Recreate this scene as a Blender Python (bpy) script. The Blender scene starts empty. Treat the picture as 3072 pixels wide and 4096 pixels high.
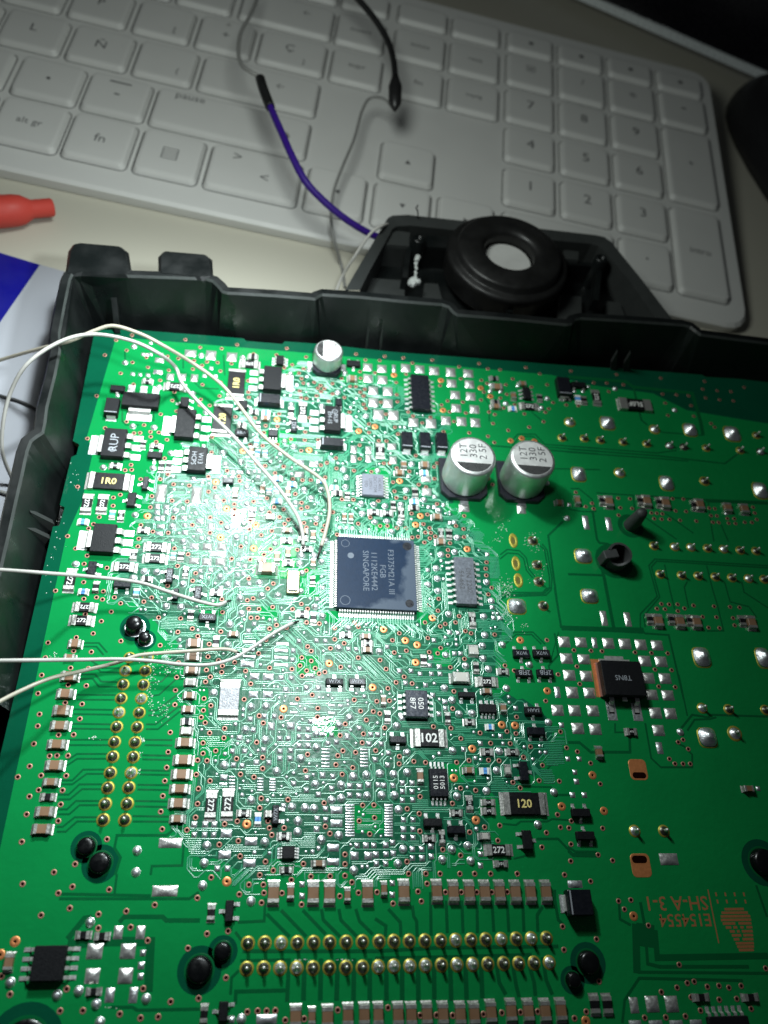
import bpy, math, random
from mathutils import Matrix, Vector, noise

random.seed(7)
S = 0.001                      # everything below is written in millimetres
SC = bpy.context.scene
COL = SC.collection

# ------------------------------------------------------------------ camera
CAM_ROT = ((0.9874154, -0.0235206, 0.1563893), (-0.0614459, 0.8541290, 0.5164185), (-0.1457231, -0.5195291, 0.8419349))  # world to camera
CAM_POS = Vector((-1.488596, -8.107525, 142.774924))
FOCAL = 3215.905               # in pixels of the 3072 x 4096 photograph
Rwc = Matrix(CAM_ROT)
cam = bpy.data.cameras.new('camera')
cam_ob = bpy.data.objects.new('camera', cam)
COL.objects.link(cam_ob)
cam.sensor_fit = 'HORIZONTAL'
cam.sensor_width = 6.4
cam.lens = 6.4 * FOCAL / 3072
cam.clip_start = 0.005
cam.clip_end = 20
cam_ob.matrix_world = Matrix.Translation(CAM_POS * S) @ Rwc.transposed().to_4x4()
SC.camera = cam_ob
cam.dof.use_dof = True
cam.dof.focus_distance = 0.146
cam.dof.aperture_fstop = 4.3

# ------------------------------------------------------------------ light
w = bpy.data.worlds.new('World'); SC.world = w; w.use_nodes = True
bg = w.node_tree.nodes['Background']
bg.inputs['Color'].default_value = (0.80, 0.90, 1.0, 1)
bg.inputs['Strength'].default_value = 0.02


def lamp(name, kind, pos, target, power, color, **kw):
    l = bpy.data.lights.new(name, kind)
    l.energy = power
    l.color = color
    for k, v in kw.items():
        setattr(l, k, v)
    o = bpy.data.objects.new(name, l)
    COL.objects.link(o)
    o.location = Vector(pos) * S
    d = Vector(target) - Vector(pos)
    o.rotation_euler = d.to_track_quat('-Z', 'Y').to_euler()
    return o


AIM = (-21, 77, 0)
for pos, pw in (((-14, 133, 95), 0.78), ((17.6, 68.5, 95), 0.62)):      # the two LEDs of the work lamp
    lamp('work_lamp_led', 'SPOT', pos, AIM, pw, (0.88, 0.98, 1.0), spot_size=math.radians(106), spot_blend=1.0, shadow_soft_size=0.0045)
lamp('work_lamp_spill', 'POINT', (-6, 135, 105), (0, 0, 0), 0.33, (0.92, 1.0, 0.96), shadow_soft_size=0.02)

SC.view_settings.view_transform = 'Standard'
SC.view_settings.look = 'None'
SC.view_settings.exposure = 0.0
SC.view_settings.gamma = 1.0
SC.view_settings.use_curve_mapping = False
SC.cycles.use_denoising = True
SC.cycles.max_bounces = 6
SC.cycles.sample_clamp_indirect = 4

# ------------------------------------------------------------------ helpers
def ray(px, py):
    d = Vector(((px - 1536) / FOCAL, (2048 - py) / FOCAL, -1.0))
    return Rwc.transposed() @ d


def bp(px, py, z=0.0):
    """point of the plane at height z that the photograph shows at pixel px, py"""
    d = ray(px, py)
    return CAM_POS + d * ((z - CAM_POS.z) / d.z)


DK = 3072 / 1659


def bd(x, y, z=0.0):
    return bp(x * DK, y * DK, z)


def desk_z(x):
    return -11.8 - 0.045 * x


def bdesk(x, y, up=0.0):
    """point lying a little above the desk at display pixel x, y"""
    z = -12.0
    for i in range(6):
        p = bd(x, y, z)
        z = desk_z(p.x) + up
    return bd(x, y, z)


TK = 1659 / 800
TILES = dict(A=(200, 1300), B=(900, 1300), C=(1600, 1300), D=(2272, 1300), E=(0, 1800), F=(700, 1800), G=(1300, 1800), H=(2000, 1800),
             V=(2272, 1800), I=(2272, 2200), J=(0, 2350), K=(700, 2350), L=(1300, 2350), M=(1900, 2350), N=(0, 2900), O=(700, 2900),
             P=(1400, 2900), W=(1900, 2900), Q=(2272, 2700), R=(2272, 3300), S=(0, 3496), T=(700, 3496), U=(1500, 3496))


def bt(t, x, y, z=0.0):
    ox, oy = TILES[t]
    return bp(ox + x / TK, oy + y / TK, z)


# ------------------------------------------------------------------ materials
MATS = {}


def mat(name, color, rough=0.5, metal=0.0, spec=0.5, coat=0.0, coat_rough=0.1, vary=0.12, scale=400.0, bump=0.0, bscale=1500.0,
        color2=None, rvary=0.1, emit=None):
    m = bpy.data.materials.new(name)
    m.use_nodes = True
    nt = m.node_tree
    b = nt.nodes['Principled BSDF']
    b.inputs['Roughness'].default_value = rough
    b.inputs['Metallic'].default_value = metal
    b.inputs['Specular IOR Level'].default_value = spec
    b.inputs['Coat Weight'].default_value = coat
    b.inputs['Coat Roughness'].default_value = coat_rough
    tc = nt.nodes.new('ShaderNodeNewGeometry')
    n = nt.nodes.new('ShaderNodeTexNoise')
    n.inputs['Scale'].default_value = scale
    n.inputs['Detail'].default_value = 4
    nt.links.new(tc.outputs['Position'], n.inputs['Vector'])
    mix = nt.nodes.new('ShaderNodeMix')
    mix.data_type = 'RGBA'
    c2 = color2 or tuple(min(1, c * (1 + vary)) for c in color)
    c1 = color if color2 else tuple(c * (1 - vary) for c in color)
    mix.inputs['A'].default_value = (*c1, 1)
    mix.inputs['B'].default_value = (*c2, 1)
    nt.links.new(n.outputs['Fac'], mix.inputs['Factor'])
    nt.links.new(mix.outputs['Result'], b.inputs['Base Color'])
    if rvary:
        mr = nt.nodes.new('ShaderNodeMapRange')
        mr.inputs['From Min'].default_value = 0.3
        mr.inputs['From Max'].default_value = 0.7
        mr.inputs['To Min'].default_value = max(0.02, rough - rvary)
        mr.inputs['To Max'].default_value = min(1, rough + rvary)
        n2 = nt.nodes.new('ShaderNodeTexNoise')
        n2.inputs['Scale'].default_value = scale * 2.3
        n2.inputs['Detail'].default_value = 3
        nt.links.new(tc.outputs['Position'], n2.inputs['Vector'])
        nt.links.new(n2.outputs['Fac'], mr.inputs['Value'])
        nt.links.new(mr.outputs['Result'], b.inputs['Roughness'])
    if bump:
        n3 = nt.nodes.new('ShaderNodeTexNoise')
        n3.inputs['Scale'].default_value = bscale
        n3.inputs['Detail'].default_value = 3
        nt.links.new(tc.outputs['Position'], n3.inputs['Vector'])
        bm = nt.nodes.new('ShaderNodeBump')
        bm.inputs['Strength'].default_value = bump
        bm.inputs['Distance'].default_value = 0.0002
        nt.links.new(n3.outputs['Fac'], bm.inputs['Height'])
        nt.links.new(bm.outputs['Normal'], b.inputs['Normal'])
        nt.links.new(bm.outputs['Normal'], b.inputs['Coat Normal'])
    if emit:
        b.inputs['Emission Color'].default_value = (*emit[0], 1)
        b.inputs['Emission Strength'].default_value = emit[1]
    MATS[name] = m
    return m


mat('mask_pour', (0.004, 0.205, 0.050), 0.08, vary=0.12, scale=110, bump=0.30, bscale=650, spec=0.3, rvary=0.03)
mat('mask_bare', (0.002, 0.065, 0.032), 0.08, vary=0.12, scale=150, bump=0.30, bscale=650, spec=0.2, rvary=0.03)
mat('mask_gap', (0.002, 0.095, 0.028), 0.25, vary=0.1, scale=150, spec=0.2)
mat('mask_trace', (0.03, 0.29, 0.15), 0.33, coat=1.0, coat_rough=0.30, vary=0.10, scale=150, spec=1.0)
mat('mask_routing', (0.003, 0.085, 0.040), 0.33, vary=0.15, scale=150, bump=0.35, bscale=1200, spec=0.24, rvary=0.06)
MATS['mask_trace'].node_tree.nodes['Principled BSDF'].inputs['Coat IOR'].default_value = 1.8
mat('laminate_edge', (0.10, 0.14, 0.05), 0.6)
mat('solder', (0.84, 0.86, 0.88), 0.38, metal=0.90, vary=0.10, scale=900, bump=0.3, bscale=2600)
mat('solder_flat', (0.80, 0.79, 0.76), 0.36, metal=0.82, vary=0.15, scale=900, bump=0.35, bscale=1800)
mat('solder_dull', (0.16, 0.155, 0.13), 0.36, metal=0.9, vary=0.3, scale=900, bump=0.3, bscale=2600)
mat('tin_leg', (0.74, 0.74, 0.71), 0.40, metal=0.75, vary=0.08, scale=800, bump=0.1)
mat('nickel_cap', (0.58, 0.575, 0.54), 0.40, metal=0.8, vary=0.14, scale=900, bump=0.25, bscale=2500)
mat('copper', (0.72, 0.27, 0.10), 0.42, metal=0.55, vary=0.14, scale=900)
mat('copper_ring', (0.42, 0.20, 0.15), 0.45, metal=0.4, vary=0.15, scale=900)
mat('gold_pad', (0.40, 0.34, 0.05), 0.45, metal=0.5, vary=0.25, scale=900, bump=0.2)
mat('hole_dark', (0.012, 0.003, 0.002), 0.9, vary=0.2, spec=0.0)
mat('epoxy', (0.007, 0.0075, 0.009), 0.5, vary=0.25, scale=1200, bump=0.2, bscale=4000, spec=0.22)
mat('epoxy_gloss', (0.007, 0.008, 0.012), 0.36, vary=0.25, scale=900, bump=0.15, bscale=3000, spec=0.35)
mat('resistor_black', (0.008, 0.008, 0.009), 0.4, vary=0.2, scale=900, bump=0.12, spec=0.28)
mat('resistor_frosted', (0.02, 0.02, 0.025), 0.35, vary=0.2, scale=2600, color2=(0.55, 0.56, 0.6), bump=0.5, bscale=2600)
mat('resistor_blue', (0.10, 0.34, 0.72), 0.4, vary=0.12, scale=900)
mat('ceramic_white', (0.72, 0.72, 0.68), 0.5, vary=0.08, scale=900)
mat('cap_brown', (0.18, 0.09, 0.045), 0.4, vary=0.2, scale=250, color2=(0.28, 0.17, 0.10))
mat('cap_grey', (0.48, 0.46, 0.42), 0.42, vary=0.12, scale=300)
mat('print_white', (0.75, 0.75, 0.72), 0.6, vary=0.05)
mat('print_grey', (0.30, 0.32, 0.35), 0.6, vary=0.1)
mat('print_yellow', (0.75, 0.62, 0.22), 0.6, vary=0.08)
mat('print_blue', (0.03, 0.10, 0.40), 0.6, vary=0.05)
mat('print_dark', (0.04, 0.04, 0.045), 0.6, vary=0.05)
mat('print_copper', (0.34, 0.13, 0.05), 0.5, vary=0.2, scale=3000)
mat('aluminium', (0.62, 0.64, 0.62), 0.42, metal=0.85, vary=0.08, scale=600, bump=0.12, bscale=1800)
mat('can_top', (0.72, 0.72, 0.70), 0.45, metal=0.5, vary=0.08, scale=300, bump=0.15, bscale=900)
mat('can_mark', (0.07, 0.07, 0.07), 0.3, metal=0.4, vary=0.15)
mat('base_black', (0.016, 0.017, 0.024), 0.42, vary=0.2, scale=500)
mat('post_plastic', (0.003, 0.0035, 0.004), 0.28, vary=0.3, scale=500, bump=0.2, bscale=900, spec=0.4)
mat('post_grey', (0.040, 0.043, 0.043), 0.55, vary=0.15, scale=500)
mat('crystal_gold', (0.50, 0.43, 0.27), 0.35, metal=0.9, vary=0.1)
mat('crystal_lid', (0.72, 0.72, 0.66), 0.3, metal=0.8, vary=0.08)
mat('flux', (0.55, 0.62, 0.56), 0.55, vary=0.2, scale=2500)
mat('flux_brown', (0.12, 0.11, 0.03), 0.3, vary=0.3, scale=2500)
mat('housing_plastic', (0.0045, 0.0058, 0.0058), 0.40, vary=0.5, scale=70, bump=0.25, bscale=700, rvary=0.16, spec=0.42)
mat('housing_worn', (0.035, 0.04, 0.038), 0.5, vary=0.5, scale=150, bump=0.3, bscale=900, spec=0.4)
mat('housing_dusty', (0.028, 0.031, 0.030), 0.6, vary=0.3, scale=110, bump=0.25, bscale=700, spec=0.3)
mat('glue', (0.50, 0.52, 0.50), 0.5, vary=0.3, scale=1200, bump=0.6)
mat('rubber', (0.008, 0.008, 0.0078), 0.45, vary=0.5, scale=120, bump=0.25, bscale=600, spec=0.4)
mat('keyboard_white', (0.61, 0.61, 0.585), 0.5, vary=0.03, scale=60, bump=0.05, bscale=3000)
mat('keycap_white', (0.60, 0.60, 0.575), 0.55, vary=0.03, scale=60, bump=0.06, bscale=3000)
mat('key_print', (0.10, 0.10, 0.10), 0.6, vary=0.1)
mat('desk_beige', (0.48, 0.46, 0.38), 0.55, vary=0.06, scale=18, bump=0.03, bscale=900)
mat('paper_white', (0.34, 0.35, 0.385), 0.65, vary=0.06, scale=25, bump=0.05, bscale=300)
mat('paper_blue', (0.002, 0.003, 0.20), 0.5, vary=0.05, scale=60)
mat('red_plastic', (0.50, 0.055, 0.04), 0.55, vary=0.1, scale=80, spec=0.3)
mat('wire_white', (0.40, 0.39, 0.36), 0.5, vary=0.08, scale=500, bump=0.06)
mat('wire_cream', (0.37, 0.34, 0.27), 0.5, vary=0.10, scale=500, bump=0.06)
mat('wire_grey', (0.20, 0.20, 0.19), 0.5, vary=0.1)
mat('wire_thin_dark', (0.05, 0.05, 0.05), 0.5, vary=0.1)
mat('wire_purple', (0.030, 0.006, 0.18), 0.5, vary=0.08, spec=0.3)
mat('wire_black', (0.010, 0.010, 0.010), 0.4, vary=0.1)
mat('burnt', (0.02, 0.018, 0.015), 0.4, vary=0.3, scale=2000)
mat('screen_black', (0.004, 0.004, 0.006), 0.25, vary=0.1)
mat('bezel_silver', (0.75, 0.80, 0.80), 0.3, metal=0.3, vary=0.06)
mat('mouse_black', (0.012, 0.012, 0.013), 0.5, vary=0.2)


# ------------------------------------------------------------------ mesh building
class MB:
    def __init__(self):
        self.v, self.f, self.m, self.s, self.mats = [], [], [], [], []

    def mi(self, name):
        if name not in self.mats:
            self.mats.append(name)
        return self.mats.index(name)

    def add(self, verts, faces, m, smooth=False, xf=None):
        o = len(self.v)
        for p in verts:
            p = Vector(p)
            if xf is not None:
                p = xf @ p
            self.v.append((p.x * S, p.y * S, p.z * S))
        k = self.mi(m)
        for f in faces:
            self.f.append([i + o for i in f]); self.m.append(k); self.s.append(smooth)

    def box(self, x0, x1, y0, y1, z0, z1, m, ch=0.0, xf=None):
        if ch <= 0:
            V = [(x, y, z) for z in (z0, z1) for x, y in ((x0, y0), (x1, y0), (x1, y1), (x0, y1))]
            F = [(3, 2, 1, 0), (4, 5, 6, 7), (0, 1, 5, 4), (1, 2, 6, 5), (2, 3, 7, 6), (3, 0, 4, 7)]
            self.add(V, F, m, False, xf)
        else:
            self.rings([rrect(x0, x1, y0, y1, z0, ch), rrect(x0, x1, y0, y1, z1 - ch, ch), rrect(x0 + ch, x1 - ch, y0 + ch, y1 - ch, z1, ch * .5)], m, False, True, True, xf)

    def rings(self, rings, m, smooth=False, bottom=True, top=True, xf=None, closed=True):
        n = len(rings[0])
        V = [p for r in rings for p in r]
        F = []
        for k in range(len(rings) - 1):
            for i in range(n if closed else n - 1):
                j = (i + 1) % n
                F.append((k * n + i, k * n + j, (k + 1) * n + j, (k + 1) * n + i))
        self.add(V, F, m, smooth, xf)
        cap = []
        if bottom:
            cap.append(list(reversed(range(n))))
        if top:
            cap.append([(len(rings) - 1) * n + i for i in range(n)])
        if cap:
            o = len(self.v) - len(V)
            k = self.mi(m)
            for f in cap:
                self.f.append([i + o for i in f]); self.m.append(k); self.s.append(False)

    def lathe(self, prof, m, n=16, smooth=True, xf=None, bottom=False, top=False, sq=None):
        rings = []
        for r, z in prof:
            ring = []
            for i in range(n):
                a = 2 * math.pi * i / n
                c, s = math.cos(a), math.sin(a)
                k = 1.0
                if sq:
                    k = (abs(c) ** sq + abs(s) ** sq) ** (-1 / sq)
                ring.append((r * k * c, r * k * s, z))
            rings.append(ring)
        self.rings(rings, m, smooth, bottom, top, xf)

    def prism(self, poly, z0, z1, m, xf=None, smooth=False):
        n = len(poly)
        self.rings([[(x, y, z0) for x, y in poly], [(x, y, z1) for x, y in poly]], m, smooth, True, True, xf)

    def tube(self, pts, r, m, n=8, radii=None):
        P = [Vector(p) for p in pts]
        up = Vector((0, 0, 1))
        rings = []
        for i, p in enumerate(P):
            t = (P[min(i + 1, len(P) - 1)] - P[max(i - 1, 0)]).normalized()
            a = t.cross(up)
            if a.length < 1e-4:
                a = Vector((1, 0, 0))
            a.normalize()
            b = a.cross(t)
            rr = radii[i] if radii else r
            rings.append([tuple(p + (a * math.cos(2 * math.pi * k / n) + b * math.sin(2 * math.pi * k / n)) * rr) for k in range(n)])
        self.rings(rings, m, True, True, True)

    def mesh(self, name):
        me = bpy.data.meshes.new(name)
        me.from_pydata(self.v, [], self.f)
        for k in self.mats:
            me.materials.append(MATS[k])
        me.polygons.foreach_set('material_index', self.m)
        me.polygons.foreach_set('use_smooth', self.s)
        me.update()
        return me


def rrect(x0, x1, y0, y1, z, c):
    return [(x0 + c, y0, z), (x1 - c, y0, z), (x1, y0 + c, z), (x1, y1 - c, z), (x1 - c, y1, z), (x0 + c, y1, z), (x0, y1 - c, z), (x0, y0 + c, z)]


def rrect_n(x0, x1, y0, y1, z, r, n=4):
    out = []
    for cx, cy, a0 in ((x1 - r, y0 + r, -90), (x1 - r, y1 - r, 0), (x0 + r, y1 - r, 90), (x0 + r, y0 + r, 180)):
        for i in range(n + 1):
            a = math.radians(a0 + 90 * i / n)
            out.append((cx + r * math.cos(a), cy + r * math.sin(a), z))
    return out


def put(name, me, parent=None, loc=(0, 0, 0), rz=0.0, scale=None):
    o = bpy.data.objects.new(name, me)
    COL.objects.link(o)
    o.parent = parent
    o.location = Vector(loc) * S
    if rz:
        o.rotation_euler = (0, 0, rz)
    if scale:
        o.scale = scale
    return o


def thing(name, label, cat, loc=(0, 0, 0), group=None):
    o = bpy.data.objects.new(name, None)
    COL.objects.link(o)
    o.location = Vector(loc) * S
    return tag(o, label, cat, group)


def tag(o, label, cat, group=None):
    o['label'] = label
    o['category'] = cat
    if group:
        o['group'] = group
    return o


CACHE = {}


def cached(key, fn):
    if key not in CACHE:
        CACHE[key] = fn().mesh(key[0])
    return CACHE[key]


def text_mesh(txt, material, bold=0.0, spacing=1.0, line=1.0):
    """flat lettering, normalised to a unit wide box round its own centre"""
    key = ('text', txt, material, bold)
    if key in CACHE:
        return CACHE[key]
    cu = bpy.data.curves.new('lettering', 'FONT')
    cu.body = txt
    cu.align_x = 'CENTER'
    cu.offset = bold
    cu.space_line = line
    cu.space_character = spacing
    cu.resolution_u = 2
    tmp = bpy.data.objects.new('lettering', cu)
    me = bpy.data.meshes.new_from_object(tmp)
    bpy.data.objects.remove(tmp)
    xs = [v.co.x for v in me.vertices]; ys = [v.co.y for v in me.vertices]
    cx, cy = (min(xs) + max(xs)) / 2, (min(ys) + max(ys)) / 2
    wd, ht = max(xs) - min(xs), max(ys) - min(ys)
    for v in me.vertices:
        v.co.x -= cx; v.co.y -= cy
    me.materials.clear()
    me.materials.append(MATS[material])
    me.update()
    CACHE[key] = (me, wd, ht)
    return CACHE[key]


def lettering(txt, parent, x, y, z, width=None, height=None, rz=0.0, material='print_white', bold=0.012, name='marking', sx=1.0, line=1.0):
    me, wd, ht = text_mesh(txt, material, bold, line=line)
    k = (width / wd) if width else (height / ht)
    if width and height:
        k = min(width / wd, height / ht)
    o = put(name, me, parent, (x, y, z), rz)
    o.scale = (k * S * sx, k * S, k * S)
    return o

# ================================================================== desk
b = MB()
X0, X1, Y0, Y1 = -700, 900, -300, 1100
b.add([(X0, Y0, desk_z(X0)), (X1, Y0, desk_z(X1)), (X1, Y1, desk_z(X1)), (X0, Y1, desk_z(X0))], [(0, 1, 2, 3)], 'desk_beige')
o = put('desk', b.mesh('desk'))
o['kind'] = 'structure'

# ================================================================== keyboard
def rot3(rx, ry, rz):
    return Matrix.Rotation(rx, 3, 'X') @ Matrix.Rotation(ry, 3, 'Y') @ Matrix.Rotation(rz, 3, 'Z')


KR = rot3(0.081, 0.04, -0.101)
KO = Vector((-58.111, 234.331, 0.851))
kb = thing('keyboard', 'white desktop keyboard with grey legends behind the circuit board', 'keyboard')
kb.matrix_world = Matrix.Translation(KO * S) @ KR.to_4x4()
DECK = -1.6                       # deck lies below the key tops


def kdrop(x, y):
    """local point on the desk straight below the keyboard's local x, y"""
    p = KR @ Vector((x, y, DECK)) + KO
    p.z = desk_z(p.x) + 0.3
    return tuple(KR.transposed() @ (p - KO))


b = MB()
top = rrect_n(-190, 202.6, -53.4, 67, DECK, 7, 4)
mid = rrect_n(-190.6, 203.2, -54.4, 67.6, DECK - .8, 7, 4)
low = [kdrop(x * 0.998, y + 0.6) for x, y, z in mid]
b.rings([low, mid, top], 'keyboard_white', False, True, True)
put('deck', b.mesh('deck'), kb)


def keycap(wd, ht):
    def fn():
        b = MB()
        x, y = wd / 2, ht / 2
        b.rings([rrect_n(-x - .5, x + .5, -y - .5, y + .5, DECK + .02, 1.6), rrect_n(-x - .1, x + .1, -y - .1, y + .1, -.7, 1.6),
                 rrect_n(-x + .2, x - .2, -y + .3, y - .1, -.15, 1.5), rrect_n(-x + .9, x - .9, -y + 1.0, y - .7, 0.0, 1.3)], 'keycap_white', False, False, True)
        # shade in the gap round the key is painted as a flat dark sheet
        return b
    return cached(('keycap', round(wd, 1), round(ht, 1)), fn)


mat('key_shade', (0.07, 0.07, 0.07), 0.7, vary=0.1)


def keyshade(wd, ht):
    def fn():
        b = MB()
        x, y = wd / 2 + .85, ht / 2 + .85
        b.add(rrect_n(-x, x, -y, y, DECK + .012, 2.0), [list(range(20))], 'key_shade')
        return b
    return cached(('key_shade', round(wd, 1), round(ht, 1)), fn)


def key(x0, x1, y0, y1, legends=()):
    cx, cy, wd, ht = (x0 + x1) / 2, (y0 + y1) / 2, x1 - x0, y1 - y0
    k = put('key', keycap(wd, ht), kb, (cx, cy, 0))
    put('key_gap_shade', keyshade(wd, ht), k)
    for t, dx, dy, h in legends:
        lettering(t, k, dx, dy, 0.03, height=h, material='key_print', bold=0.0, name='legend')


ROWS = {2: (31.2, 46.2), 1: (12.2, 27.2), 0: (-6.8, 8.2), -1: (-26, -10.8), -2: (-45.6, -28.9)}
def krow(r, x0, x1, *leg):
    key(x0, x1, ROWS[r][0], ROWS[r][1], leg)
UP, CD, LT, RT, BK = '\u2191', '\u25be', '\u2190', '\u2192', '\u2190'
# letter block
krow(0, -64.6, -48.6, ('J', 0, 1, 3.0)); krow(0, -46.2, -29.9, ('K', 0, 1, 3.0)); krow(0, -27.4, -10.9, ('L', 0, 1, 3.2)); krow(0, -8.2, 8.2, ('\u00d1', 0, 1, 4.0))
krow(0, 10.9, 27.2, ('{', 4, -3.5, 3.0)); krow(0, 30, 64.6, ('\u2190', 6, 1, 2.2))
krow(1, -69, -53, ('I', 0, 1, 3)); krow(1, -50, -34, ('O', 0, 1, 3)); krow(1, -31.5, -15.5, ('P', 0, 1, 3)); krow(1, -12.6, 3.6, ('P', 0, 1, 3.0))
krow(1, 6.6, 22.6, ('[', 4, -4, 3.0)); krow(1, 25.5, 41.5, ('+', 0, 0, 2.2), ('*', 0, 5, 1.6)); krow(1, 44.5, 64.6, ('\u00c7', -1, 1, 4.0), ('}', 4, -4, 3))
for x in (-60, -41, -22, -3, 16): krow(2, x, x + 16.3)
krow(2, 35.8, 64.8, ('\u2190', 6, 2, 2.2))
krow(-1, -56, -40); krow(-1, -37.2, -21, (',', 0, 0, 2)); krow(-1, -18, -1.4, ('.', 0, 0, 1.2)); krow(-1, 1, 17.5, ('-', 0, 0, .6), ('_', 0, 5, .6))
krow(-1, 20, 64.2, ('pause', -13, 5, 2.6), ('\u2191', 16, -1, 3.2))
krow(-2, -37, -20.6); krow(-2, -18, -1.2, ('alt gr', 0, 0, 3.0)); krow(-2, 1, 17.3, ('fn', 0, 0, 3.0)); krow(-2, 20, 36.4, ('\u25a4', 0, 0, 4.4))
krow(-2, 39.2, 64.2, ('>', -5.5, 5, 2.4), ('<', 3, -1, 2.4))
# cursor block
krow(-2, 67.2, 83.3, ('\u25c2', 0, 0, 1.8)); krow(-2, 86.6, 102.6, ('\u25be', 0, 0, 1.8)); krow(-2, 105.7, 122, ('\u25b8', 0, 0, 1.8))
krow(-1, 87, 102.7, ('\u25b4', 0, 0, 1.8))
krow(1, 67.5, 83, ('supr', 0, 0, 2.2)); krow(1, 87.5, 103.3, ('fin', 0, 0, 2.2)); krow(1, 105.8, 122.3, ('avp\u00e1g', 0, 0, 2.2))
krow(2, 67, 82.3, ('insert', 0, 0, 2.0)); krow(2, 86.6, 103, ('inicio', 0, 0, 2.0)); krow(2, 105.6, 122, ('rep\u00e1g', 0, 0, 2.0))
# number pad
NR = {2: (32.3, 48.2), 1: (13.4, 28.8), 0: (-5.6, 9.4), -1: (-25, -9.8), -2: (-45.6, -28.9)}
for r, ts in ((2, ('\u25a3', '/', '*')), (1, '789'), (0, '456'), (-1, '123'), (-2, ('', '0', '.'))):
    for c, t in enumerate(ts):
        x0 = (125.6, 144.3, 162.8)[c]
        if r == -2 and c == 0:
            continue
        if r == -2 and c == 1:
            key(125.6, 160, *NR[-2], (('0', 0, 1.0, 3.2),)); continue
        key(x0, x0 + 15.8, *NR[r], ((t, 0, 1.2, 3.9 if t.isdigit() else (3.0 if t != '.' else .9)),))
key(181.6, 198, *NR[2], (('-', 0, 1, .7),)); key(181.6, 198, -5.2, 29.2, (('+', 0, 1, 2),)); key(181.2, 197, -45.6, -9.8, (('intro', 0, 0, 2.4),))
# half height top row
xs = [(-60 + 19 * i, -43.7 + 19 * i) for i in range(6)] + [(54, 64.8), (67, 82.3), (86.6, 103), (105.6, 122), (125.6, 141.4), (144.3, 160), (162.8, 178.6), (181.6, 198)]
for i, (x0, x1) in enumerate(xs):
    key(x0, x1, 51.0, 60.5, (('\u25aa', 0, 0, 1.6),) if i > 9 else ())

# ================================================================== housing of the circuit board
hs = thing('housing', 'black plastic module housing open round the green circuit board', 'housing')
RIM = 11.0
rim_px = [(-95, 2760), (-40, 2460), (36, 2133), (65, 1999), (90, 1890), (108, 1805), (124, 1762), (150, 1742), (172, 1728), (180, 1690), (188, 1626), (220, 1500),
          (240, 1400), (238, 1330), (259, 1216), (280, 1115), (288, 1098), (304, 1090), (348, 1087), (500, 1102), (700, 1109), (824, 1114), (850, 1122), (870, 1141), (889, 1164), (910, 1170),
          (1100, 1181), (1240, 1192), (1262, 1194), (1274, 1184), (1290, 1177), (1453, 1188), (1620, 1205), (1770, 1217), (1795, 1226), (1812, 1246), (1830, 1258),
          (2039, 1275), (2270, 1298), (2290, 1294), (2302, 1278), (2325, 1272), (2500, 1282), (2654, 1293), (2735, 1299), (2762, 1306), (2785, 1325), (2805, 1338), (2940, 1356), (3120, 1378), (3500, 1425)]
rim = [bp(x, y, RIM) for x, y in rim_px]


def offset(poly, d, z):
    out = []
    for i, p in enumerate(poly):
        t = (poly[min(i + 1, len(poly) - 1)] - poly[max(i - 1, 0)])
        n = Vector((-t.y, t.x, 0)).normalized()
        q = p + n * d
        q.z = z
        out.append(q)
    return out


def smooth_poly(poly, it):
    for k in range(it):
        poly = [poly[0]] + [(poly[i - 1] + poly[i] * 2 + poly[i + 1]) / 4 for i in range(1, len(poly) - 1)] + [poly[-1]]
    return poly


base_in = smooth_poly(offset(rim, -3.4, -4.0), 2)
rows = [smooth_poly(offset(rim, -16, -5.5), 6), offset(base_in, -.1, -5.0), base_in, offset(rim, -.12, RIM - .5), offset(rim, .3, RIM), offset(rim, 1.7, RIM), offset(rim, 2.1, RIM - .5), offset(rim, 2.8, desk_z(0) + .5)]
b = MB()
n = len(rim)
b.rings([[tuple(p) for p in r] for r in rows], 'housing_plastic', False, False, False, closed=False)
b.f = [list(reversed(f)) for f in b.f]
me = b.mesh('wall')
me.materials.append(MATS['housing_worn'])
for p_ in me.polygons:
    if (n - 1) * 3 <= p_.index < (n - 1) * 4:
        p_.material_index = 1
put('wall', me, hs)
b = MB()
b.add([(-46, -60, -5.6), (190, -60, -5.6), (190, 131, -5.6), (-46, 127, -5.6)], [(0, 1, 2, 3)], 'housing_plastic')
put('floor_plate', b.mesh('floor_plate'), hs)


def rib(p, q, wd, m='housing_plastic'):
    b = MB()
    P, Q = Vector(p), Vector(q)
    t = (Q - P).normalized()
    s = t.cross(Vector((0, 0, 1))).normalized() * wd / 2
    dn = Vector((0, 0, 4))
    b.rings([[P - s - dn, P + s - dn, P + s, P - s], [Q - s - dn, Q + s - dn, Q + s, Q - s]], m)
    put('rib', b.mesh('rib'), hs)


for (a0, c0, a1, c1) in ((118, 2040, 214, 2088), (100, 2100, 200, 2148)):
    rib(bp(a0, c0, 6), bp(a1, c1, -1), 1.2, 'housing_dusty')
for x in (1480, 1536, 2478, 2530):
    y = 1285 + (x - 1480) * .095
    rib(bp(x - 4, y + 40, 6.5) + Vector((0, 1.5, 0)), bp(x - 10, y + 110, 0.5) + Vector((0, 1.5, 0)), .9, 'housing_dusty')
rib(bp(455, 1190, 7), bp(470, 1330, 0.5), 1.2)

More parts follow.
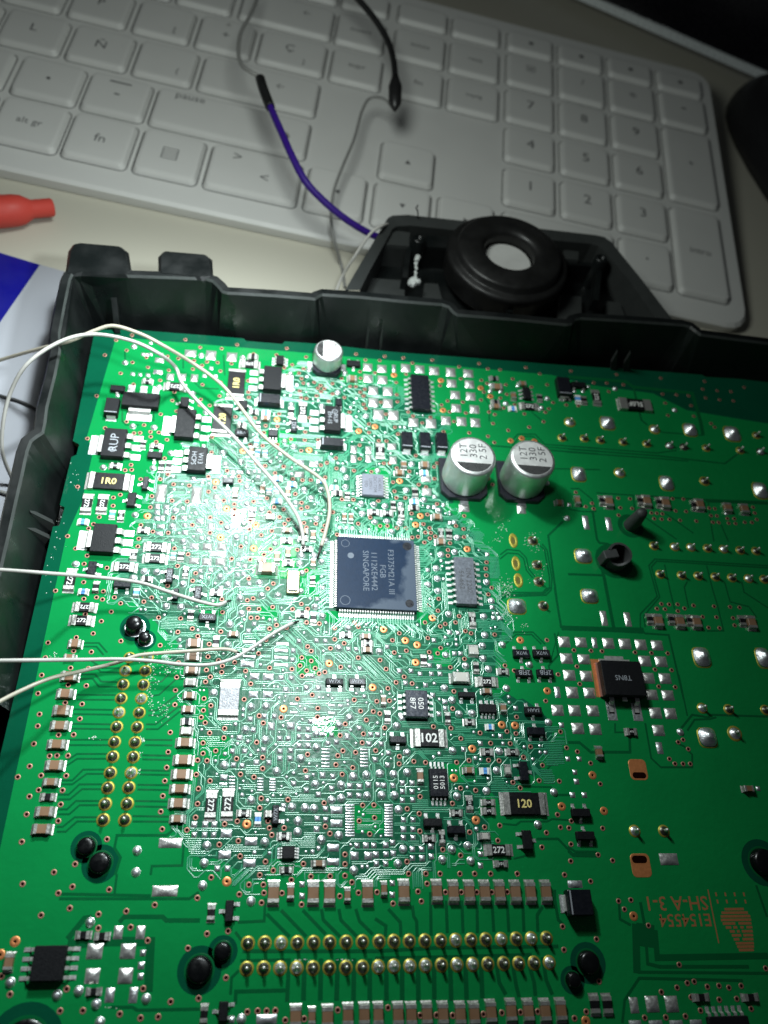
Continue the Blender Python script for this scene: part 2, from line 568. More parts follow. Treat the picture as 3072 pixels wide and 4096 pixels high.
# snap tabs behind the rear wall
def slab(px, z1, z0, m, name, inset=0.8):
    top = [bp(x, y, z1) for x, y in px]
    c = sum(top, Vector()) / len(top)
    b = MB()
    r2 = [p for p in top]
    r1 = [p + (p - c).normalized() * inset - Vector((0, 0, .8)) for p in top]
    r0 = [Vector((p.x, p.y, z0)) for p in r1]
    seq = [r0, r1, r2]
    seq = [[tuple(p) for p in r] for r in seq]
    b.rings(seq, m)
    area = sum(top[i].x * top[(i + 1) % len(top)].y - top[(i + 1) % len(top)].x * top[i].y for i in range(len(top)))
    if area < 0:
        b.f = [list(reversed(f)) for f in b.f]
    return put(name, b.mesh(name), hs)


slab([(284, 1000), (300, 976), (322, 972), (474, 985), (500, 1005), (515, 1085), (500, 1096), (330, 1085), (270, 1092)], 11.2, -12, 'housing_plastic', 'snap_tab')
slab([(645, 1090), (645, 1022), (662, 1005), (816, 1018), (836, 1034), (842, 1105), (800, 1106)], 11.2, -12, 'housing_plastic', 'snap_tab')
slab([(282, 1010), (195, 1360), (200, 1380), (232, 1460), (262, 1330), (292, 1100)], 10.2, -12, 'housing_plastic', 'corner_flange')
slab([(165, 1719), (138, 1718), (105, 1740), (88, 1765), (76, 1810), (47, 1927), (18, 2035), (-60, 2360), (30, 2130), (88, 1880), (120, 1765)], 9.0, -12, 'housing_plastic', 'side_flange', .3)

# mounting ear with its rubber grommet
EZ = 6.0
ear_px = [(1381, 1160), (1440, 1058), (1539, 892), (1552, 872), (1570, 862), (1630, 859), (1860, 884), (2172, 916), (2383, 940), (2418, 948), (2446, 968), (2570, 1122), (2695, 1285)]
outer = [bp(x, y, EZ) for x, y in ear_px]
inner_px = [(1440, 1160), (1480, 1080), (1560, 935), (1570, 915), (1590, 905), (1640, 902), (1860, 925), (2172, 957), (2365, 975), (2395, 985), (2415, 1000), (2520, 1125), (2620, 1270)]
inner = [bp(x, y, EZ - .6) for x, y in inner_px]
b = MB()
low = [Vector((p.x, p.y + .3, EZ - 3.2)) for p in outer]
edge = [p - Vector((0, 0, .5)) + Vector((0, .2, 0)) for p in outer]
inlow = [Vector((p.x, p.y, -3.0)) for p in inner]
fl = [Vector((p.x, min(p.y, 133), -3.0)) for p in inner]
b.rings([[tuple(p) for p in r] for r in (low, edge, outer, inner, inlow)], 'housing_dusty', False, False, False, closed=False)
put('ear_frame', b.mesh('ear_frame'), hs)
b = MB()
# pocket floor: a strip fan with a round opening under the grommet
GC = bp(2044, 996, 9.0)
GR = 14.6
poly = [(p.x, p.y) for p in inlow]
ring = []
NR_ = 48
for i in range(NR_):
    a = 2 * math.pi * i / NR_
    ring.append((GC.x + 13 * math.cos(a), GC.y + 13 * math.sin(a)))
close = poly + [(poly[-1][0], poly[-1][1] - .01)]
def hit(c, s):
    best = None
    P = poly
    for i in range(len(P)):
        x1, y1 = P[i]; x2, y2 = P[(i + 1) % len(P)]
        dx, dy = x2 - x1, y2 - y1
        den = c * dy - s * dx
        if abs(den) < 1e-9:
            continue
        t = ((x1 - GC.x) * dy - (y1 - GC.y) * dx) / den
        u = ((x1 - GC.x) * s - (y1 - GC.y) * c) / den
        if t > 0 and -1e-6 <= u <= 1 + 1e-6 and (best is None or t < best):
            best = t
    return best or 10
outr = []
for i in range(NR_):
    a = 2 * math.pi * i / NR_
    t = max(13.2, hit(math.cos(a), math.sin(a)))
    outr.append((GC.x + t * math.cos(a), GC.y + t * math.sin(a), -3.0))
b.rings([[(x, y, -3.0) for x, y in ring], outr], 'housing_plastic', False, False, False)
b.f = [list(reversed(f)) for f in b.f]
put('ear_floor', b.mesh('ear_floor'), hs)
# lighter ledges and cross walls inside the ear
for quad, z1, m in (([(1488, 1112), (1618, 1122), (1618, 1190), (1462, 1178)], -.5, 'housing_dusty'), ([(1700, 1132), (1752, 1136), (1772, 1208), (1688, 1202)], -.5, 'housing_dusty'),
                    ([(2245, 1180), (2325, 1186), (2326, 1270), (2230, 1285)], -.5, 'housing_dusty'), ([(2430, 1205), (2478, 1209), (2500, 1265), (2440, 1262)], -.5, 'housing_dusty'),
                    ([(1560, 920), (1640, 930), (1636, 984), (1540, 978)], 4.0, 'housing_dusty'), ([(1706, 940), (1800, 948), (1800, 992), (1702, 988)], 4.0, 'housing_plastic'),
                    ([(2258, 1000), (2315, 1006), (2312, 1040), (2256, 1034)], 4.6, 'housing_dusty')):
    slab(quad, z1, -3.0, m, 'ledge', .2)
for a0, a1 in (((1620, 1110), (1640, 950)), ((2385, 1200), (2400, 1060)), ((2250, 1050), (2390, 1060)), ((2040, 1250), (2042, 1190))):
    rib(bp(*a0, 3.5), bp(*a1, 3.5), 1.4)
for px, py in ((1676, 952), (2408, 1030)):
    p = bp(px, py, 6.5)
    b = MB()
    b.lathe([(2.0, -9.5), (1.7, -.3), (1.4, 0), (.7, 0), (.7, -1.5), (0.01, -1.5)], 'housing_plastic', 16)
    put('screw_boss', b.mesh('screw_boss'), hs, tuple(p))
b = MB()
for i in range(34):
    t = i / 33
    wob = 14 if t < .3 else 4
    p = bp(1656 + 12 * t + random.uniform(-wob, wob), 1142 - 112 * t, 3.6 + 1.2 * t)
    r = random.uniform(.2, .4) + (1.1 * (1 - abs(t - .12) / .2) * random.uniform(.3, 1) if abs(t - .12) < .2 else 0) + (.5 if t > .88 else 0)
    b.lathe([(.01, -r), (r * .8, -r * .6), (r, 0), (r * .7, r * .7), (.01, r)], 'glue', 6, False, xf=Matrix.Translation(p) @ Matrix.Rotation(i * 1.7, 4, 'X') @ Matrix.Diagonal((random.uniform(.6, 1.3), random.uniform(.6, 1.5), 1, 1)))
o = put('glue_strand', b.mesh('glue_strand'), hs)
o['label'] = 'whitish torn glue strand'
b = MB()
prof = [(6.5, -4.2), (6.2, -1.6), (6.5, -.7), (7.2, -.2), (8.2, .02), (12.3, -.35), (13.0, -.8), (13.15, -2.1), (13.5, -2.3), (14.5, -2.4), (15.1, -2.8), (15.3, -3.6), (15.1, -5), (14.9, -9)]
b.lathe(prof, 'rubber', 56, xf=Matrix.Translation(GC) @ Matrix.Diagonal((1.06, 1.06, 1, 1)))
b.f = [list(reversed(f)) for f in b.f]
o = put('grommet', b.mesh('grommet'), hs)
o['label'] = 'thick round black bushing with a hole'

b = MB()  # added disc, pale in place of the lit surface beyond the hole
mat('stand_in_pale', (0.5, 0.5, 0.48), 0.6, vary=0.35, scale=120)
b.lathe([(6.45, 0), (.01, 0)], 'stand_in_pale', 32, False, xf=Matrix.Translation(GC - Vector((0, 0, 4.0))))
o = put('added_pale_disc', b.mesh('added_pale_disc'), hs)
o['label'] = 'added pale disc standing in for the bright view through the bushing hole'

# ================================================================== other things on the desk
b = MB()
pp = [bdesk(x, y, .25) for x, y in ((-160, 500), (0, 545), (88, 572), (330, 640), (300, 1300), (-260, 1500))]
b.add([tuple(p) for p in pp], [list(reversed(range(len(pp))))], 'paper_white')
pb = [bdesk(x, y, .45) for x, y in ((-160, 502), (0, 546), (86, 572), (0, 696), (-120, 860))]
pl = [Vector((p.x, p.y, p.z - .2)) for p in pb]
pap = put('paper_sheet', b.mesh('paper_sheet'))
tag(pap, 'white paper sheet with a blue corner under the housing', 'paper')
b = MB()
b.add([tuple(p) for p in pb], [list(reversed(range(len(pb))))], 'paper_blue')
put('blue_print', b.mesh('blue_print'), pap)

# red plastic tip lying at the left
tipax = bdesk(115, 448, 3.6), bdesk(-60, 462, 5.2)
b = MB()
A, B_ = tipax
d = (B_ - A)
Ln = d.length
q = d.to_track_quat('Z', 'Y').to_matrix().to_4x4()
prof = [(0.01, 0), (2.0, 0), (2.3, .4), (2.3, 5.2), (2.7, 5.9), (3.6, 7.6), (3.9, 9.5), (4.0, 14), (3.9, Ln)]
b.lathe(prof, 'red_plastic', 20, xf=Matrix.Translation(A) @ q)
tp = put('probe_cap', b.mesh('probe_cap'))
tag(tp, 'red plastic stepped tip lying on the desk', 'probe')

# display standing behind the keyboard, dark, with a pale lower edge
P0, P1 = bdesk(1180, -38, 6), bdesk(1500, 118, 6)
u = (P1 - P0); u.z = 0; u.normalize()
P0 = P0 - u * 260
P1 = P1 + u * 24
nrm = Vector((u.y, -u.x, 0))          # towards the camera
mo = thing('monitor', 'dark switched-off screen with a pale bottom edge behind the keyboard', 'monitor', tuple(P0))
def prism_along(L0, L1, y0, y1, z0, z1, m, name, parent):
    b = MB()
    V = []
    for L in (L0, L1):
        for (yy, zz) in ((y0, z0), (y1, z0), (y1, z1), (y0, z1)):
            V.append(u * L - nrm * yy + Vector((0, 0, zz)))
    b.add(V, [(0, 1, 2, 3), (7, 6, 5, 4), (0, 4, 5, 1), (1, 5, 6, 2), (2, 6, 7, 3), (3, 7, 4, 0)], m)
    return put(name, b.mesh(name), parent)
LL = (P1 - P0).length
scr = prism_along(0, LL + 160, .8, 14, 1.9, 230, 'screen_black', 'screen', mo)
prism_along(0, LL + 90, 0, 15, -1.2, 1.8, 'bezel_silver', 'lower_edge', mo)
prism_along(LL * .4, LL * .6, 3, 60, -8, -1.6, 'screen_black', 'foot', mo)

# mouse at the right
mp = bdesk(1660, 330, 0)
b = MB()
rings = []
for k in range(9):
    t = k / 8 * math.pi / 2
    sc_ = math.cos(t) ** .55 if k < 8 else .02
    rings.append([(31 * sc_ * math.copysign(abs(math.cos(a)) ** .8, math.cos(a)), 52 * sc_ * math.copysign(abs(math.sin(a)) ** .8, math.sin(a)), 20 * math.sin(t)) for a in [2 * math.pi * i / 32 for i in range(32)]])
b.rings(rings, 'mouse_black', True, True, True)
mm = put('mouse', b.mesh('mouse'), None, (mp.x + 18, mp.y - 10, mp.z), math.radians(8))
tag(mm, 'black computer mouse to the right of the keyboard', 'mouse')

# ================================================================== the board's parts, read off the photograph tile by tile
# v via, V wide copper via, b solder dome, s small solder dome, p solder pad, r resistor, c brown capacitor, g pale capacitor, u blue resistor, T pin joint
DATA = {
'A': dict(v='680,85 548,127 1123,121 1246,185 1424,195 1552,164 455,250 683,310 976,260 1065,278 1195,295 1302,306 1390,312 1505,321 800,268 812,351 985,376 586,401 1185,365 1262,335 1414,382 1415,475 914,460 692,493 1265,495 1032,556 1407,589 387,588 1015,627 1250,618 1243,665 1325,668 1050,715 918,740 635,802 780,830 457,855 697,897 747,895 833,887 903,891 835,927 880,970 970,952 310,942 950,1105 672,1160 677,1202 623,1205 1340,1057 1643,463 1650,600 1538,762 1345,930 1470,1210 978,1238 1645,557 636,210',
  V='1600,1045', b='695,170 622,305 905,508 1182,560 685,833 862,842 1295,717 1003,1055 855,1180 440,1175 1433,1050 1455,1150 1255,245 1600,265',
  s='775,240 803,243 835,240 685,403 747,408 1338,355 1282,418 1375,420 812,412 835,145 560,580',
  p='1165,232,95,55 1335,248,85,75 1508,262,85,70 908,290,75,40 895,388,75,35 998,428,60,55 1100,430,55,55 1197,438,60,60 920,240,40,20',
  r='808,462,75,40,473 1035,507,165,60,272 1545,480,140,235,1R0 1428,775,150,245,120 880,1000,90,35,473 770,985,45,60 540,1165,85,45,473 925,1165,45,80 985,1165,45,80 1590,830,60,45'),
'B': dict(v='102,165 55,321 513,194 238,240 427,248 673,265 557,330 492,356 653,363 614,400 508,422 195,463 635,445 650,482 740,475 793,502 770,525 825,527 797,553 893,486 967,445 620,548 195,555 200,603 632,603 675,610 760,588 892,572 1038,510 1085,510 1120,387 1125,442 1087,241 1325,260 1480,272 1555,316 1165,290 1283,295 1245,397 1160,533 1122,558 1150,588 990,602 860,632 1150,657 1167,692 1033,722 700,770 450,738 85,762 250,772 337,835 435,840 323,893 665,887 773,953 662,955 547,947 435,992 210,995 313,1000 632,1043 845,1143 795,1163 920,1103 673,1185 262,1148 333,1168 487,1175 415,1228 925,1190 1070,1208 1215,1218 1117,997 1118,1110 1318,1147 1365,1147 1425,1187 1195,822 1195,892 1275,960 1340,963 1410,848 1435,905 1583,1083 1530,1215 1560,755 1520,722 1335,740 1293,640 1425,578 1430,637 1420,477 1502,408 1637,812',
  V='432,783 1110,880 1245,843 1403,415 697,1037 150,1050', b='150,265 543,400 550,655 937,553 803,665 1170,748 700,360 995,388 495,960 570,1000 205,1050',
  s='600,1140 715,1150 760,1140 130,1130 190,1215 110,1215 620,1130',
  p='57,262,85,70 1185,347,75,60 1303,360,75,60 1402,358,30,60 1500,355,75,65 1617,365,75,65 1187,440,78,65 1307,452,78,65 1230,540,78,65 1352,548,80,65 1232,640,80,70 1352,647,80,70 1275,738,85,75 1398,745,85,75 1565,805,80,70 1067,1028,50,60 1190,1035,50,60 1067,1105,50,60 1190,1105,50,60 1385,1005,70,50 1395,1120,60,60',
  r='205,320,150,60,272 232,260,70,40 645,710,65,140,272 548,715,45,70 240,717,60,35 150,830,70,40 275,825,30,50 1287,1035,65,110,182 560,790,50,40',
  u='340,727,70,40,E28 260,975,35,60 270,1055,40,60 332,1060,40,55', c='335,765,65,35 1058,437,70,45 220,1035,40,70'),
'C': dict(v='30,272 105,317 268,291 490,347 657,320 728,365 830,372 1045,352 1160,405 505,447 675,458 332,503 722,485 878,495 935,447 1090,515 1220,495 1418,381 697,557 886,575 833,607 672,622 395,630 522,640 345,664 952,660 862,688 412,720 547,730 738,722 787,742 1032,737 1235,695 1207,724 1270,644 1192,802 448,800 772,817 1072,848 898,874 575,895 730,923 783,975 362,885 185,812 110,755 253,765 67,722 50,410 1380,663 1480,670 1607,480',
  V='340,460 358,707 670,523 750,592 918,960 1010,940 1115,965',
  p='50,362,80,60 167,372,78,62 285,378,80,65 422,390,75,70 568,400,78,65 430,482,78,65 578,490,75,65 460,578,78,65 588,590,78,65 468,688,78,65 620,698,78,65 383,790,80,70 512,798,80,70 627,808,80,70 113,808,85,75 258,815,85,75',
  r='783,440,65,35 795,635,60,35 1075,672,150,55,272 1160,600,40,55 1527,618,40,60 1630,595,60,115,272 1385,605,55,40', u='938,690,70,35,E28 1478,610,40,70',
  c='808,505,90,45 800,668,75,35 1020,480,60,35 945,580,40,50', b='880,645 1225,603 1175,685', s='1565,508 1450,548 1520,548 755,490 980,500 750,545 835,550',
  T='1410,805,1.3 1345,935 1530,940'),
'D': dict(v='25,381 403,411 215,480 322,481 460,495 338,553 770,440 1133,468 1117,532 1237,545 1353,553 1462,517 785,573 900,580 1000,587 1142,605 1257,620 1373,630 808,648 1022,668 830,750 1045,757 1187,817 1217,848',
  b='395,523 890,700', T='720,865,1.3 1565,915 140,950 270,955 458,970 655,985 845,1000 965,1010 1150,1020 1430,1040 1600,1050 430,1225,1.3', Q='335,805,110,100 1020,862,100,95 1370,895,120,110 95,1230,110,110'),
'E': dict(v='643,305 1085,122 1090,165 1040,168 1167,242 1328,243 1393,202 1440,285 1260,383 1427,420 1570,295 1553,427 998,371 940,395 938,463 823,557 1247,475 775,615 735,650 560,715 1168,623 1438,562 1395,687 1595,622 1268,677 1150,737 1143,800 627,818 722,877 697,945 887,978 693,1097 460,1168 857,1173 800,1223 695,1235 948,1223 850,1240 1447,817 1560,865 1473,962 1623,1022 1598,1085 1390,1127 1257,1225 1363,68',
  V='1222,548', b='860,140 1120,530 625,940 1195,1000 1300,1005 1105,1055 1270,145 1415,20 1450,495 1430,625 1520,752 1515,1105',
  r='720,440,85,150,272 848,440,85,140,272 1003,540,50,80,151 1185,662,80,45,2N 1298,803,190,70,272 1285,897,180,70,272 1030,967,185,70,272 1108,865,50,75,151 1500,880,45,65 580,1075,85,180,272 795,1130,45,80 1215,1065,75,40 1540,1010,40,75,151',
  u='930,530,45,75 687,592,95,45,E28 1437,875,40,65 690,1172,90,45,E28 1130,1180,45,75',
  p='1335,355,80,140 1630,370,80,130 1305,465,40,40 1305,515,40,35 1300,565,45,35 1380,470,45,35 1380,515,45,35 1345,560,40,40 1335,630,60,30 1320,690,60,30 1525,560,50,35 1535,680,45,35 1610,795,70,45 1610,915,80,50',
  B='905,255,360,130,1R0'),
'F': dict(v='677,110 750,130 903,138 830,190 297,20 433,173 277,222 530,218 538,257 330,312 118,296 278,346 405,420 103,427 492,450 493,493 490,543 292,560 143,622 290,688 652,428 763,400 822,475 900,493 783,518 868,557 940,578 910,613 625,585 618,658 803,672 715,707 383,603 547,800 793,823 738,868 623,908 470,902 382,865 110,865 172,1023 147,1085 612,1068 815,1108 770,1150 648,1232 20,962 1050,438 1097,475 1047,487 998,365 1058,250 1127,250 978,240 835,280 1090,148 1208,125 1262,107 1340,153 1247,227 1337,65 1530,73 1485,175 1385,410 1480,412 1310,517 1520,612 1070,605 1168,612 1090,642 1225,668 1243,628 1345,702 1015,828 1090,1000',
  V='562,15 338,265 428,487 670,622 377,725 653,815 1110,5',
  b='420,118 597,440 720,490 595,300 570,610 433,640 510,715 67,755 830,772 378,1045 440,1110 75,1105 723,1200 855,1200 700,1093 540,1225 1000,435 1130,393 1072,322 1215,322 1175,562 1425,220 1415,300 1545,437 1555,520 1650,445 1250,740 1220,920 1055,1015 1045,1165 1155,870 1035,935 1050,870 400,15 545,90',
  c='500,350,45,80 725,320,40,75 937,345,40,75 847,880,45,80 938,845,40,80 720,910,60,35 1147,700,40,75 932,660,80,40 1070,668,65,40 1147,930,40,60 1405,550,35,60 1462,553,35,60', g='790,550,70,40',
  u='855,232,75,40 973,280,75,40 845,420,80,40 780,335,40,55 1322,310,70,35 1215,255,70,30 845,325,40,60',
  r='638,515,50,80,112 928,750,80,45,201 940,935,75,45,102 1098,818,80,40,472 48,870,50,70 88,1020,50,80,151 340,1180,80,50,472 1350,355,70,40 1430,375,40,55 1065,730,60,35 1143,1080,40,65',
  p='175,370,80,130 345,385,55,45 1035,100,70,40 1150,115,70,45 1030,200,75,45 205,585,60,40 200,665,50,35 297,630,45,50 155,795,75,55 270,800,75,55 390,800,75,55 155,925,85,55 265,925,80,55 378,925,80,55 355,860,130,45',
  s='480,180 550,180 600,180 690,220 640,350 665,360 345,465 170,520 65,480 70,560 80,620 85,685 255,420 525,945 580,960 520,1030 570,1025 295,990 420,980 380,1140 520,1105 615,1105 15,495 210,1000 215,1050',
  X='763,970,150,75'),
'G': dict(v='93,67 17,108 95,155 240,173 385,182 597,150 708,180 565,267 577,343 592,397 667,397 488,108 537,110 755,47 930,110 905,140 908,238 778,287 838,308 930,447 718,527 850,535 375,560 275,612 458,630 518,630 597,647 670,650 817,615 868,647 833,685 878,688 870,733 915,717 725,725 772,720 825,767 1087,630 1150,655 1153,722 1037,773 1020,830 1020,877 1155,547 1355,237 1390,287 1340,932 1333,985 1338,1040 1383,1143 1355,1198 138,410 235,410 443,422 70,515 100,700 943,1235',
  V='620,257 792,547 752,620 1180,822',
  b='300,437 397,450 500,457 630,447 310,520 415,595 515,585 625,600 553,672 437,165 185,230 168,300 720,110 675,325 820,408 945,497 1100,720 965,860 1080,840 925,975 935,1062 857,1110 940,1163 1345,1090 155,155',
  c='620,180,70,40 830,115,70,50 655,115,50,50 932,548,75,45 962,755,75,45', r='408,513,80,45,151 518,520,80,45,151 633,520,45,85,102 567,455,40,65 965,690,40,80,101 1030,690,45,70 740,475,70,35 105,360,70,40 748,345,45,70 190,365,40,60',
  u='740,425,70,40 75,312,70,35 825,185,70,40', p='845,345,75,60 840,240,75,45 1155,480,85,60 1630,490,70,70', s='1075,595 860,470 910,470 400,300 910,385 1040,600',
  H='1563,750,70,120 1585,940,70,120 1605,1080,75,120'),
'H': dict(b='560,560 390,265', s='575,450', Q='662,222,110,110 1390,268,105,110 697,872,130,110', p='715,600,45,110 905,612,45,105',
  c='497,430,60,40 648,410,40,70', Y='275,750 310,950 325,1090'),
'V': dict(v='65,351 200,443 147,470 213,488 417,400 515,405 435,480 532,485 420,541 868,405 957,408 692,522 737,525 783,530 893,505 980,510 618,565 715,570 777,574 843,577 930,583 1065,590 1172,483 1218,487 1187,545 1235,547 1203,600 1250,602 1322,568 1380,570 1333,608 1390,610 1467,600 1527,602 1535,475 1550,523 1567,577',
  T='715,795 887,803 1022,807 1160,815 1293,822 1430,832 1562,838 768,1030 945,1040 1083,1045 1225,1052 1362,1060 1500,1066 1630,1072 1135,258,1.2 425,210,1.3',
  Q='830,268,105,110 1605,330,110,120 185,1205,130,110',
  r='287,415,40,70 603,415,40,75 758,430,40,75 1050,455,40,75', c='345,420,62,95 660,415,60,95 815,430,62,95 1100,445,62,90 1330,470,60,70 1470,480,60,75', s='1315,525 1460,530'),
'I': dict(v='775,448 840,452 910,452 738,487 805,491 967,485 912,507 1042,461 1212,468 1345,473 1423,477 1118,555 1232,558 1370,565 1383,625 1167,645 1257,648 50,832 192,837 283,840 557,850 693,855 828,858 75,967 722,992 860,997 98,1112 753,1133 890,1138',
  p='110,765,90,80 222,768,40,85 337,773,90,85 475,778,95,85 607,785,90,85 742,790,90,80 135,905,95,80 640,920,95,85 775,925,95,85 155,1045,95,85 670,1062,95,85 808,1065,95,85 180,1185,95,85 697,1200,95,80 832,1205,95,80 300,565,50,120 497,575,50,115',
  Q='1118,885,130,150 1630,890,110,150', r='683,570,45,75 860,570,45,75 1012,580,45,75 1450,585,45,75', c='755,580,70,105 935,585,68,105 1073,590,68,100 1530,595,68,105'),
'J': dict(v='693,98 855,33 797,83 850,102 948,85 1000,132 1192,118 1258,85 922,202 707,221 840,280 1315,250 772,382 632,415 398,458 1002,445 1328,480 610,528 757,535 375,583 585,668 733,672 345,728 565,810 715,815 315,880 540,957 680,968 327,1052 662,1090 312,1150 485,1225 610,1222 1498,257 1475,370 1465,745 1455,853 1450,973 1412,1203 1595,342 1640,405 1480,625',
  b='1375,150 1500,155', r='700,160,180,75,272 675,270,185,80,272 1583,225,45,70 1550,1110,85,50',
  c='620,460,100,65 575,570,90,40 575,730,140,80 540,875,135,75 510,1015,140,80 495,1140,150,75 1610,455,110,70 1600,565,110,70 1590,680,110,60 1570,890,90,55 1560,1005,90,55', g='1580,780,90,55 1545,1185,90,55',
  T='1075,580 1225,580 1040,690 1022,803 1005,918 987,1035 968,1155 1205,690 1190,805 1172,920 1155,1037 1138,1157'),
'K': dict(v='600,107 648,92 612,177 697,180 810,163 975,180 1048,137 1100,177 388,98 393,205 630,252 683,252 47,258 22,370 143,342 187,403 380,367 283,470 273,575 360,605 495,622 393,652 260,685 387,703 293,742 253,783 240,922 297,980 235,1020 217,1077 250,1122 411,1170 287,1208 5,855 842,312 785,342 925,335 755,435 693,547 785,668 585,693 628,800 573,928 970,677 1037,648 1092,690 1163,670 1130,610 1052,582 1100,490 1130,527 1195,715 1243,702 1055,733 1325,337 1197,300 1092,290 1490,293 1522,328 1325,430 1403,463 1290,505 1375,660 1520,583 1138,892 1015,925 1185,1003 1182,1075 880,1078 732,1125 698,1065 1487,933 1540,1025 1645,1030 1588,1100 1413,1133 1563,1215 1370,1228',
  V='1280,630 1640,830 900,1007', b='40,165 553,208 455,300 725,60 855,65 1165,155 1225,230 1440,330 1360,497 437,470 530,90 320,870 630,985 755,980 585,1175 1450,1075 1360,1135 1175,1210',
  r='130,225,50,85 1055,218,85,50,204 1148,250,45,85 1420,390,80,45,152 340,450,45,90 1600,460,75,45,102', c='485,380,75,40 1585,400,75,40 1598,512,75,45',
  p='615,450,100,25 890,465,100,25 880,520,105,25 610,515,100,25 880,580,105,25 615,570,100,20 880,640,110,25 600,630,110,50 660,735,75,50 775,740,85,55 650,885,75,50 770,885,80,50 960,1145,60,60 800,1150,50,60 985,965,60,18 985,1000,60,18 985,1035,60,18 985,1070,60,18 1300,975,50,18 1300,1005,50,18 1300,1040,50,18 1300,1070,50,18 1375,980,35,22',
  s='1175,437 1248,440 980,520 975,597 1440,507 1505,510 880,745 965,748 1140,730 1090,830 1190,830 920,845 740,1065 825,1065 1030,1170 1105,1175',
  B='450,920,160,300,'),
'L': dict(v='617,380 560,438 675,525 575,540 457,603 507,677 657,742 723,797 590,788 522,838 853,420 830,290 862,145 945,95 937,193 957,323 998,303 1083,290 1113,238 1165,362 1212,380 1408,392 960,503 865,537 935,547 1157,593 1040,662 1493,648 1570,690 1070,862 1060,1005 900,1155 1045,1168 1287,1208 1510,1195 1585,1212 1590,1075 535,940 430,945 455,1047 495,1165',
  V='487,347 667,440 765,477 753,622 893,252 1620,437 1467,1140 1577,1145', b='453,527 1005,555 1170,645 1030,215 1320,235 1330,390 1310,480 1475,470 1315,585 1360,672 1510,832 995,830 1058,930 1115,1045 1225,1040 940,25 1385,105 597,1145',
  s='620,690 715,690 790,715 885,715 955,715 950,655 670,790 835,808 1035,370 1105,375 1075,545 1125,545 905,435 880,580 870,645 895,890 995,945 1000,1000 640,1080',
  r='820,600,45,80 1225,265,50,110,201 1345,780,165,75,272 1255,660,40,80 1480,695,85,50,201 1200,1115,85,50,472 1020,1080,40,85 520,1070,45,85', u='1370,1155,75,45,E28', c='1345,855,75,40 487,930,40,80 1483,995,45,70', g='1235,515,75,80', Z='1130,740,150,75'),
'M': dict(v='597,437 690,722 587,942 343,1073 268,1195 338,1210 43,1210 846,658 870,802 248,648 325,690 710,1198', V='377,438 600,858 333,1143', b='230,465 455,635 265,835 120,665 615,1115', s='720,1140',
  Q='353,150,140,120', Y='570,150', p='742,450,90,85 880,452,90,85 685,868,45,90 762,588,95,85 785,727,95,85 808,870,95,90 950,875,95,90 687,1018,95,90 828,1020,95,90 980,1022,95,90 1470,893,95,85 1605,900,95,85 1500,1040,95,85 1625,1045,95,85 855,1168,95,90 1000,1175,95,90 1525,1185,95,90 905,590,95,85 930,732,95,85',
  r='235,690,95,55,201 1300,1195,85,55,473', c='240,990,50,75'),
'N': dict(v='280,157 410,258 472,255 563,255 245,343 147,432 340,420 548,422 518,543 320,540 243,594 503,660 220,742 483,797 180,970 622,1155 447,1222 887,948 1395,225 1382,353 1367,465 1350,590 1333,720 1345,865 1550,872 1638,293 1628,412 1645,530 1638,655 1622,768',
  c='470,155,150,75 450,330,145,80 420,470,120,60 370,715,150,80 345,860,155,80 1535,140,140,75 1520,285,150,80 1505,405,150,80 1490,525,150,75 1480,645,150,80 1470,775,110,65', r='395,595,115,55',
  b='1135,1040 1125,1220', s='1610,825 1610,910', p='1412,978,190,80', T='950,140 935,262 915,395 895,520 873,655 855,787 1120,143 1105,265 1088,395 1068,518 1055,652 1035,787'),
'O': dict(v='410,30 405,108 232,150 337,215 232,237 265,297 200,530 290,465 510,280 543,410 655,433 727,270 727,362 677,145 1100,245 1082,380 1387,410 1335,330 1350,255 1475,355 1393,215 1498,228 1553,148 1370,88 1563,75 715,610 703,690 937,620 1237,648 1557,667 1528,797 1247,843 1285,902 1615,905 1655,770 770,798 783,855 905,855 803,913 517,800 411,823 367,993 525,963 540,1090 750,1135 815,1208 1065,1153 1410,1075 1410,1155 1650,665',
  V='595,823', b='750,120 585,35 408,330 843,382 1045,275 1175,185 1165,490 1480,425 1590,410 1380,495 1595,585 1380,605 1300,620 1155,690 1080,685 970,680 630,622 1020,795 1018,885 1215,950 1360,915 745,970 262,1000 240,1145 1485,1205 1175,70',
  s='475,215 578,215 535,105 485,330 555,335 675,310 780,310 870,275 955,275 870,110 940,110 960,210 870,215 735,205 1030,95 1105,100 1030,170 1105,170 985,485 1090,540 1190,575 1095,435 1225,415 1310,425 1300,525 1450,505 1530,510 1605,495 1450,580 1525,585 1180,775 1250,785 1175,865 165,825 250,825 325,825 160,910 245,910 320,910 350,1190 435,1190 1510,1000 1585,1000 1650,1000 1270,150 1340,140 1530,25 1225,75 1300,80 1250,695 900,670',
  p='1340,705,95,60 1340,815,95,60 1313,1018,95,60 1313,1135,95,55 425,900,90,65 630,965,95,65 412,1075,100,65 618,1145,100,65 1490,1085,65,65 1605,1085,65,65 1430,95,40,50 405,435,60,50 400,490,60,22',
  r='298,665,85,230,272 437,655,90,230,272 570,730,95,50,472 905,920,95,60,221 925,1200,90,50', u='688,780,50,110,E28', c='1195,1145,100,55', g='775,735,50,50'),
'P': dict(v='410,262 408,323 530,303 627,312 885,312 988,295 920,113 1075,68 1305,57 1167,152 1330,155 1498,180 1597,335 1440,268 1237,297 1150,293 1352,477 1570,462 1413,523 918,525 1043,543 582,595 850,652 475,697 575,737 580,882 993,890 1117,848 1243,835 1227,960 1630,895 1593,1015 770,1035 918,1083 473,1135 205,770 162,905 487,1235 630,1235 748,1235 912,1235 1035,1235 1167,1235 1388,1235 840,30 697,15 213,213',
